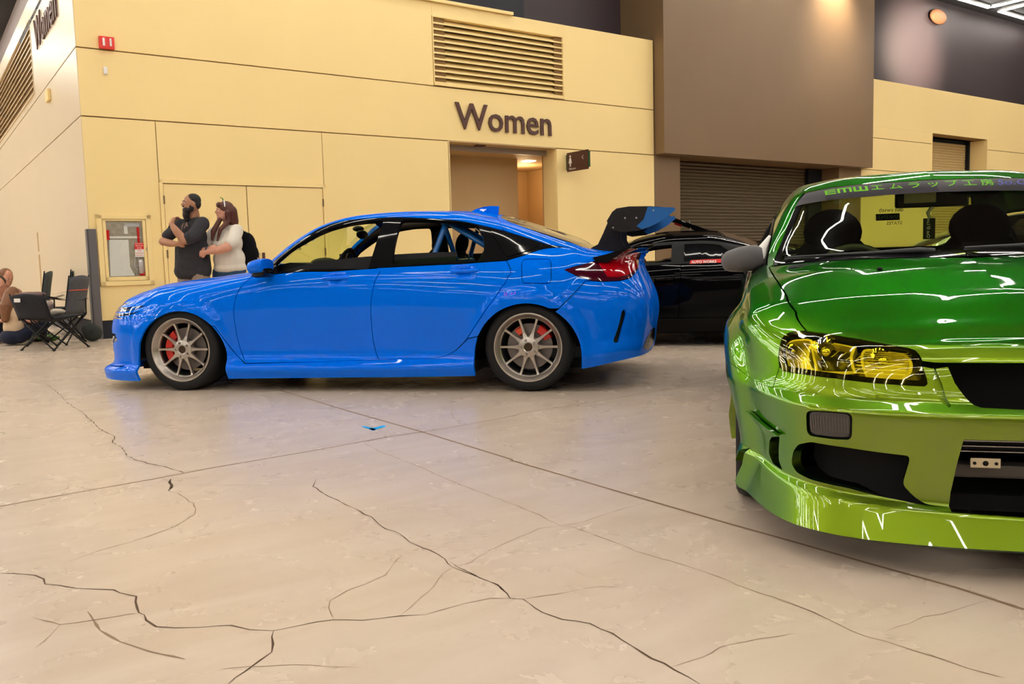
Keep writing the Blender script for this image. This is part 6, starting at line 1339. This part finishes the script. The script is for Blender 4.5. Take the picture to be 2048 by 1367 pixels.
def standing_woman():
    e = person_root(1.07, -2.62, 0, 'woman in white T-shirt standing with crossed arms and long auburn hair')
    T = Matrix.Rotation(math.radians(-62), 4, 'Z') @ Matrix.Rotation(math.radians(-3), 4, 'X'); hc = (.02, -.02, 1.625)
    sk = face(hc, None, .98, T)+[('c', [(.035, .0, 1.53), (.045, .02, 1.42)], [.048, .055])]
    sh_n = (.18, -.10, 1.385); el_n = (.115, -.27, 1.185); wr_n = (-.12, -.30, 1.135); sh_f = (-.13, .02, 1.38); el_f = (-.265, -.10, 1.165); wr_f = (-.135, -.26, 1.160)
    sk += [('c', [sh_n, el_n], [.062, .056]), ('c', [el_n, (.0, -.31, 1.15), wr_n], [.056, .048, .030]), ('c', [sh_f, el_f], [.060, .050]), ('c', [el_f, (-.20, -.19, 1.155), wr_f], [.050, .043, .029])]
    sk += hand(wr_n, (-.7, .15, -.1), (0, -.9, .3), .7, .92, -1)+hand(wr_f, (.6, -.25, .22), (-.2, -.8, .4), .8, .92, 1)
    sk += [('c', [(.10, -.02, .85), (.10, -.02, .48), (.10, .0, .10)], [.10, .062, .042]), ('c', [(-.07, .04, .85), (-.08, .03, .48), (-.09, .06, .10)], [.10, .062, .042]), ('e', (.03, .0, 1.12), (.14, .10, .26))]
    blob('body', sk, M['skin2'], e, .009, 2)
    blob('t_shirt', [('e', (.04, -.02, 1.24), (.18, .14, .17)), ('e', (.02, -.10, 1.22), (.14, .09, .09)), ('e', (.05, -.03, 1.05), (.195, .16, .17)), ('e', (.05, -.02, .95), (.20, .155, .09)), ('c', [(-.11, .03, 1.375), (.04, .02, 1.405), (.18, -.08, 1.375)], [.064, .066, .070]),
        ('c', [sh_n, (.16, -.20, 1.26), (.148, -.225, 1.235)], [.080, .084, .080]), ('c', [sh_f, (-.195, -.03, 1.27), (-.215, -.05, 1.245)], [.072, .070, .066])], M['tee_white'], e, .012, 3)
    blob('jeans', [('c', [(.10, -.02, .88), (.10, -.02, .48), (.10, 0, .09)], [.125, .085, .06]), ('c', [(-.07, .04, .88), (-.08, .03, .48), (-.09, .06, .09)], [.12, .085, .06]), ('e', (.05, 0, .90), (.19, .14, .10))], M['jeans'], e, .014, 2)
    for x, y in ((.10, -.02), (-.09, .05)): blob('shoe', [('e', (x-.05, y-.03, .045), (.125, .045, .045)), ('e', (x, y, .07), (.045, .04, .04))], M['shoe'], e, .012, 1)
    R3 = T.to_3x3(); H = lambda x, y, z: tuple(Vector(hc)+R3 @ Vector((x, y, z)))
    blob('hair', [('e', H(0, .018, .030), (.088, .100, .092), T), ('e', H(0, -.062, .070), (.062, .036, .036), T), ('c', [H(.03, .07, .0), (.115, .01, 1.50), (.13, .0, 1.40)], [.075, .060, .035]), ('c', [H(.07, .02, -.02), (.075, -.07, 1.50), (.01, -.17, 1.40), (-.03, -.19, 1.27)], [.032, .032, .026, .012]),
        ('c', [H(-.07, .0, -.02), (-.03, -.09, 1.50), (-.085, -.14, 1.38), (-.10, -.16, 1.28)], [.028, .030, .034, .014])], M['hair_brown'], e, .008, 2)
    blob('mouth', [('e', H(0, -.084, -.055), (.015, .007, .006), T)], M['lips'], e, .003, 1)
    blob('eyebrow', [('c', [H(-.042, -.080, .022), H(-.014, -.090, .024)], [.004, .004]), ('c', [H(.042, -.080, .022), H(.014, -.090, .024)], [.004, .004])], M['hair_brown'], e, .004, 0)
    eyes(hc, T, .98, e, M['hair_black'])
    hb = MB().tube([H(.093*math.cos(t), -.012, .035+.093*math.sin(t)) for t in np.linspace(.1, 3.04, 18)], .007, 6).build('headband', M['white'], e, smooth=True)
    MB().tube([H(0, -.012, .125), H(.0, -.02, .145), H(0, -.05, .165)], [.010, .007, .003], 6).build('green_stem', mat('leaf_green', (.06, .25, .03), rough=.6), hb, smooth=True)
    MB().tube([(wr_f[0]+.0+.008*math.cos(t), wr_f[1]+.036*math.sin(t), wr_f[2]+.036*math.cos(t)) for t in np.linspace(0, 6.28, 17)[:-1]], .010, 6, closed=True).build('wristwatch', M['watch'], e, smooth=True)
    blob('backpack_strap', [('c', [(.16, .02, 1.45), (.225, .03, 1.36), (.23, .04, 1.24)], [.018, .018, .018])], M['fabric'], e, .008, 1)
    bp = blob('backpack', [('e', (.24, .12, 1.17), (.10, .13, .20)), ('e', (.25, .12, 1.06), (.115, .14, .13)), ('e', (.30, .10, 1.10), (.07, .10, .12)), ('c', [(.17, .10, 1.34), (.21, .14, 1.38), (.24, .14, 1.33)], [.012, .012, .012])], M['fabric'], e, .012, 3)
    MB().tube([(.37, .06, 1.06), (.375, .05, .99)], .006, 6).build('zip_pull', M['silver'], bp)
    return e
standing_man(); standing_woman()

# ---------------------------------------------------------------- camp chairs and the people on the floor
def camp_chair(x, y, rz, label, backm, seatm, high=.92, pipe=None, tag=None, legm='trim'):
    """local -y is the front of the chair; the legs cross in X frames"""
    e = bpy.data.objects.new('camp_chair', None); e.matrix_world = Matrix.Translation((x, y, 0)) @ Matrix.Rotation(rz, 4, 'Z'); e.empty_display_size = .2
    link(e, label=label, cat='chair', group='folding camp chairs by the wall corner')
    w = .27; d = .25; sh = .42
    for a, b_ in (((-w, -d, .012), (w, -d, sh+.02)), ((w, -d, .012), (-w, -d, sh+.02)), ((-w, d, .012), (w, d, sh-.02)), ((w, d, .012), (-w, d, sh-.02)), ((-w, -d, .012), (-w, d, sh)), ((-w, d, .012), (-w, -d, sh)), ((w, -d, .012), (w, d, sh)), ((w, d, .012), (w, -d, sh))):
        MB().tube([a, b_], .009, 6).build('leg', M[legm], e, smooth=True)
    for sx in (-1, 1):
        MB().tube([(sx*w, d, sh-.05), (sx*(w+.01), d+.10, high)], .009, 6).build('back_post', M[legm], e, smooth=True); MB().tube([(sx*w, -d, sh), (sx*w, -d-.01, .62)], .009, 6).build('arm_post', M[legm], e, smooth=True)
        V = []; n = 6
        for i in range(n+1):
            t = i/n; yy = -d-.03+(2*d+.05)*t; zz = .62-.03*math.sin(t*math.pi)+.04*t; V += [(sx*(w+.045), yy, zz), (sx*(w-.045), yy, zz)]
        o = mesh('armrest', V+[(a, b2, c-.012) for a, b2, c in V], [(2*i, 2*i+1, 2*i+3, 2*i+2) for i in range(n)]+[(2*i+2+14, 2*i+3+14, 2*i+1+14, 2*i+14) for i in range(n)], seatm, e)
        for yy in (-d, d): MB().ball((sx*w, yy, .012), (.02, .02, .012), 8, 5).build('foot', M['trim'], e)
    def sheet(name, f, nu, nv, m, th=.012, par=None):
        V = [f(i/nu, j/nv) for j in range(nv+1) for i in range(nu+1)]; F = [(j*(nu+1)+i, j*(nu+1)+i+1, (j+1)*(nu+1)+i+1, (j+1)*(nu+1)+i) for j in range(nv) for i in range(nu)]
        o = mesh(name, V, F, m, par or e, smooth=True); s = o.modifiers.new('t', 'SOLIDIFY'); s.thickness = th; return o
    sheet('seat', lambda u, v: ((u-.5)*2*w, -d+2*d*v, sh-.06*math.sin(u*math.pi)*math.sin(v*math.pi)-.02*v), 8, 6, seatm)
    bk_ = sheet('backrest', lambda u, v: ((u-.5)*2*(w+.005), d+.10*v+.05*math.sin(u*math.pi)*(1-.4*v), sh-.02+(high-sh+.02)*v-.035*(abs(u-.5)*2)**2*v), 8, 8, backm)
    if pipe: MB().tube([((u-.5)*2*w, d+.075+.04*math.sin(u*math.pi), .42+.6*(high-sh)) for u in np.linspace(0, 1, 9)], .006, 6).build('piping', pipe, bk_, smooth=True)
    if tag: MB().box(.04, .14, d+.150, d+.156, .60, .645).build('label_patch', M['white'], bk_)
    return e
M['cfab'] = mat('camp_black', (.014, .015, .020), rough=.9, noise=(30, .4, 3)); M['cgrey'] = mat('camp_grey', (.075, .080, .095), rough=.85, noise=(30, .3, 3)); M['cblue'] = mat('camp_slate', (.06, .085, .11), rough=.7, noise=(20, .4, 3))
camp_chair(-6.02, 11.34, math.radians(-88), 'grey high-backed camp chair with orange piping beside the steel corner guard', M['cgrey'], M['cfab'], .90, pipe=M['orange'])
camp_chair(-5.66, 10.62, math.radians(158), 'low black folding camp chair with a white label patch, nearest the camera', M['cfab'], M['cfab'], .70, tag=True)
camp_chair(-7.14, 12.62, math.radians(-72), 'slate blue camp chair back leaning to the right of the floor people', M['cblue'], M['cfab'], .97)
camp_chair(-7.16, 13.42, math.radians(-72), 'slate camp chair with pointed back just left of the grey high-backed chair', M['cblue'], M['cfab'], .99)
# items on and under the chairs
def heap(name, shapes, m, label, cat):
    o = blob(name, shapes, m, None, .015, 2); o['label'] = label; o['category'] = cat; return o
heap('jacket', [('e', (-6.12, 10.95, .66), (.15, .12, .05)), ('e', (-6.0, 10.9, .67), (.12, .10, .04))], mat('mauve_cloth', (.16, .10, .09), rough=.9), 'crumpled mauve jacket lying over the camp chair arms', 'jacket')
heap('towel', [('e', (-6.10, 11.30, .47), (.12, .09, .06)), ('e', (-6.05, 11.25, .53), (.07, .06, .06))], mat('pale_cloth', (.50, .40, .36), rough=.9), 'pale crumpled cloth on the seat between the slate camp chairs', 'cloth')
heap('mat_roll', [('c', [(-6.75, 12.0, .045), (-6.35, 11.9, .045)], [.045, .045]), ('e', (-6.55, 11.95, .04), (.26, .12, .035))], mat('green_mat', (.06, .16, .02), rough=.8), 'bright green mat on the floor under the camp chairs', 'mat')
heap('duffel_bag', [('e', (-5.70, 11.66, .12), (.13, .13, .12)), ('e', (-5.70, 11.60, .17), (.11, .10, .09))], mat('bag_olive', (.030, .035, .034), rough=.9), 'dark olive duffel bag on the floor behind the grey camp chair', 'bag')
heap('striped_shoe', [('e', (-5.62, 10.66, .46), (.10, .05, .04)), ('e', (-5.66, 10.66, .45), (.05, .045, .05))], mat('cream_shoe', (.60, .52, .42), rough=.8), 'pale striped shoe resting on the lap of the black chair', 'shoe')
def sitter(x, y, rz, label, shirt, pants, hair, skin, k=1, lean=.15, longhair=False):
    e = bpy.data.objects.new('person', None); e.matrix_world = Matrix.Translation((x, y, 0)) @ Matrix.Rotation(rz, 4, 'Z') @ Matrix.Scale(k, 4); link(e, label=label, cat='person')
    hc = (0, -lean-.04, .80); T = Matrix.Rotation(math.radians(18), 4, 'X')
    sk = face(hc, None, .98, T)+[('c', [(0, -lean, .72), (0, -lean*.8, .60)], [.05, .055]), ('c', [(.17, -lean*.7, .58), (.24, -.22, .38), (.08, -.42, .34)], [.05, .042, .027]), ('c', [(-.17, -lean*.7, .58), (-.24, -.22, .38), (-.06, -.42, .30)], [.05, .042, .027]), ('e', (0, -.05, .35), (.14, .10, .25))]
    sk += hand((.08, -.42, .34), (-.5, -.6, -.1), (0, -.2, 1), .6, .9, 1)+hand((-.06, -.42, .30), (.5, -.6, .0), (0, -.2, 1), .6, .9, -1)
    sk += [('c', [(.12, 0, .12), (.30, -.34, .30), (.10, -.52, .06)], [.08, .055, .038]), ('c', [(-.12, 0, .12), (-.30, -.34, .30), (-.10, -.50, .06)], [.08, .055, .038])]
    blob('body', sk, skin, e, .011, 2)
    blob('shirt', [('e', (0, -lean*.6, .48), (.18, .12, .17)), ('e', (0, -.03, .28), (.17, .13, .18)), ('c', [(-.16, -lean*.7, .57), (.16, -lean*.7, .57)], [.065, .065]), ('c', [(.17, -lean*.7, .58), (.22, -.17, .45)], [.065, .058]), ('c', [(-.17, -lean*.7, .58), (-.22, -.17, .45)], [.065, .058])], shirt, e, .014, 2)
    blob('trousers', [('c', [(.12, 0, .13), (.30, -.34, .30), (.12, -.50, .09)], [.11, .075, .055]), ('c', [(-.12, 0, .13), (-.30, -.34, .30), (-.12, -.48, .09)], [.11, .075, .055]), ('e', (0, .02, .13), (.19, .15, .12))], pants, e, .015, 2)
    for sx in (1, -1): blob('shoe', [('e', (sx*.10, -.58, .045), (.045, .11, .045))], M['shoe'], e, .012, 1)
    hs = [('e', (0, -lean-.015, .835), (.086, .100, .088), T)]
    if longhair: hs += [('c', [(0, -lean+.05, .80), (0, -lean+.13, .62), (0, -lean+.17, .42)], [.085, .10, .06]), ('c', [(.09, -lean, .78), (.12, -lean+.06, .50)], [.04, .03]), ('c', [(-.09, -lean, .78), (-.12, -lean+.06, .50)], [.04, .03])]
    blob('hair', hs, hair, e, .009, 2); eyes(hc, T, .98, e, M['hair_black']); blob('mouth', [('e', (hc[0], hc[1]-.098, hc[2]-.030), (.016, .006, .005), T)], M['lips'], e, .004, 0)
    return e
sitter(-7.85, 13.25, math.radians(60), 'adult with brown hair seated on the floor against the cream wall at the edge', M['skin2'] if False else mat('pink_top', (.45, .22, .20), rough=.9), M['cfab'], M['hair_lt'], M['skin2'], 1.12)
sitter(-7.28, 12.25, math.radians(35), 'black-haired person bending forward on the floor left of the camp chairs', mat('black_top', (.012, .012, .016), rough=.9), mat('navy_trousers', (.01, .014, .035), rough=.9), M['hair_black'], M['skin2'], 1.0, .22)
sitter(-6.62, 11.38, math.radians(165), 'child with long light brown hair in cream top seated with back to camera', M['cream'], mat('navy_trousers2', (.01, .014, .035), rough=.9), M['hair_lt'], M['skin2'], .84, .05, True)
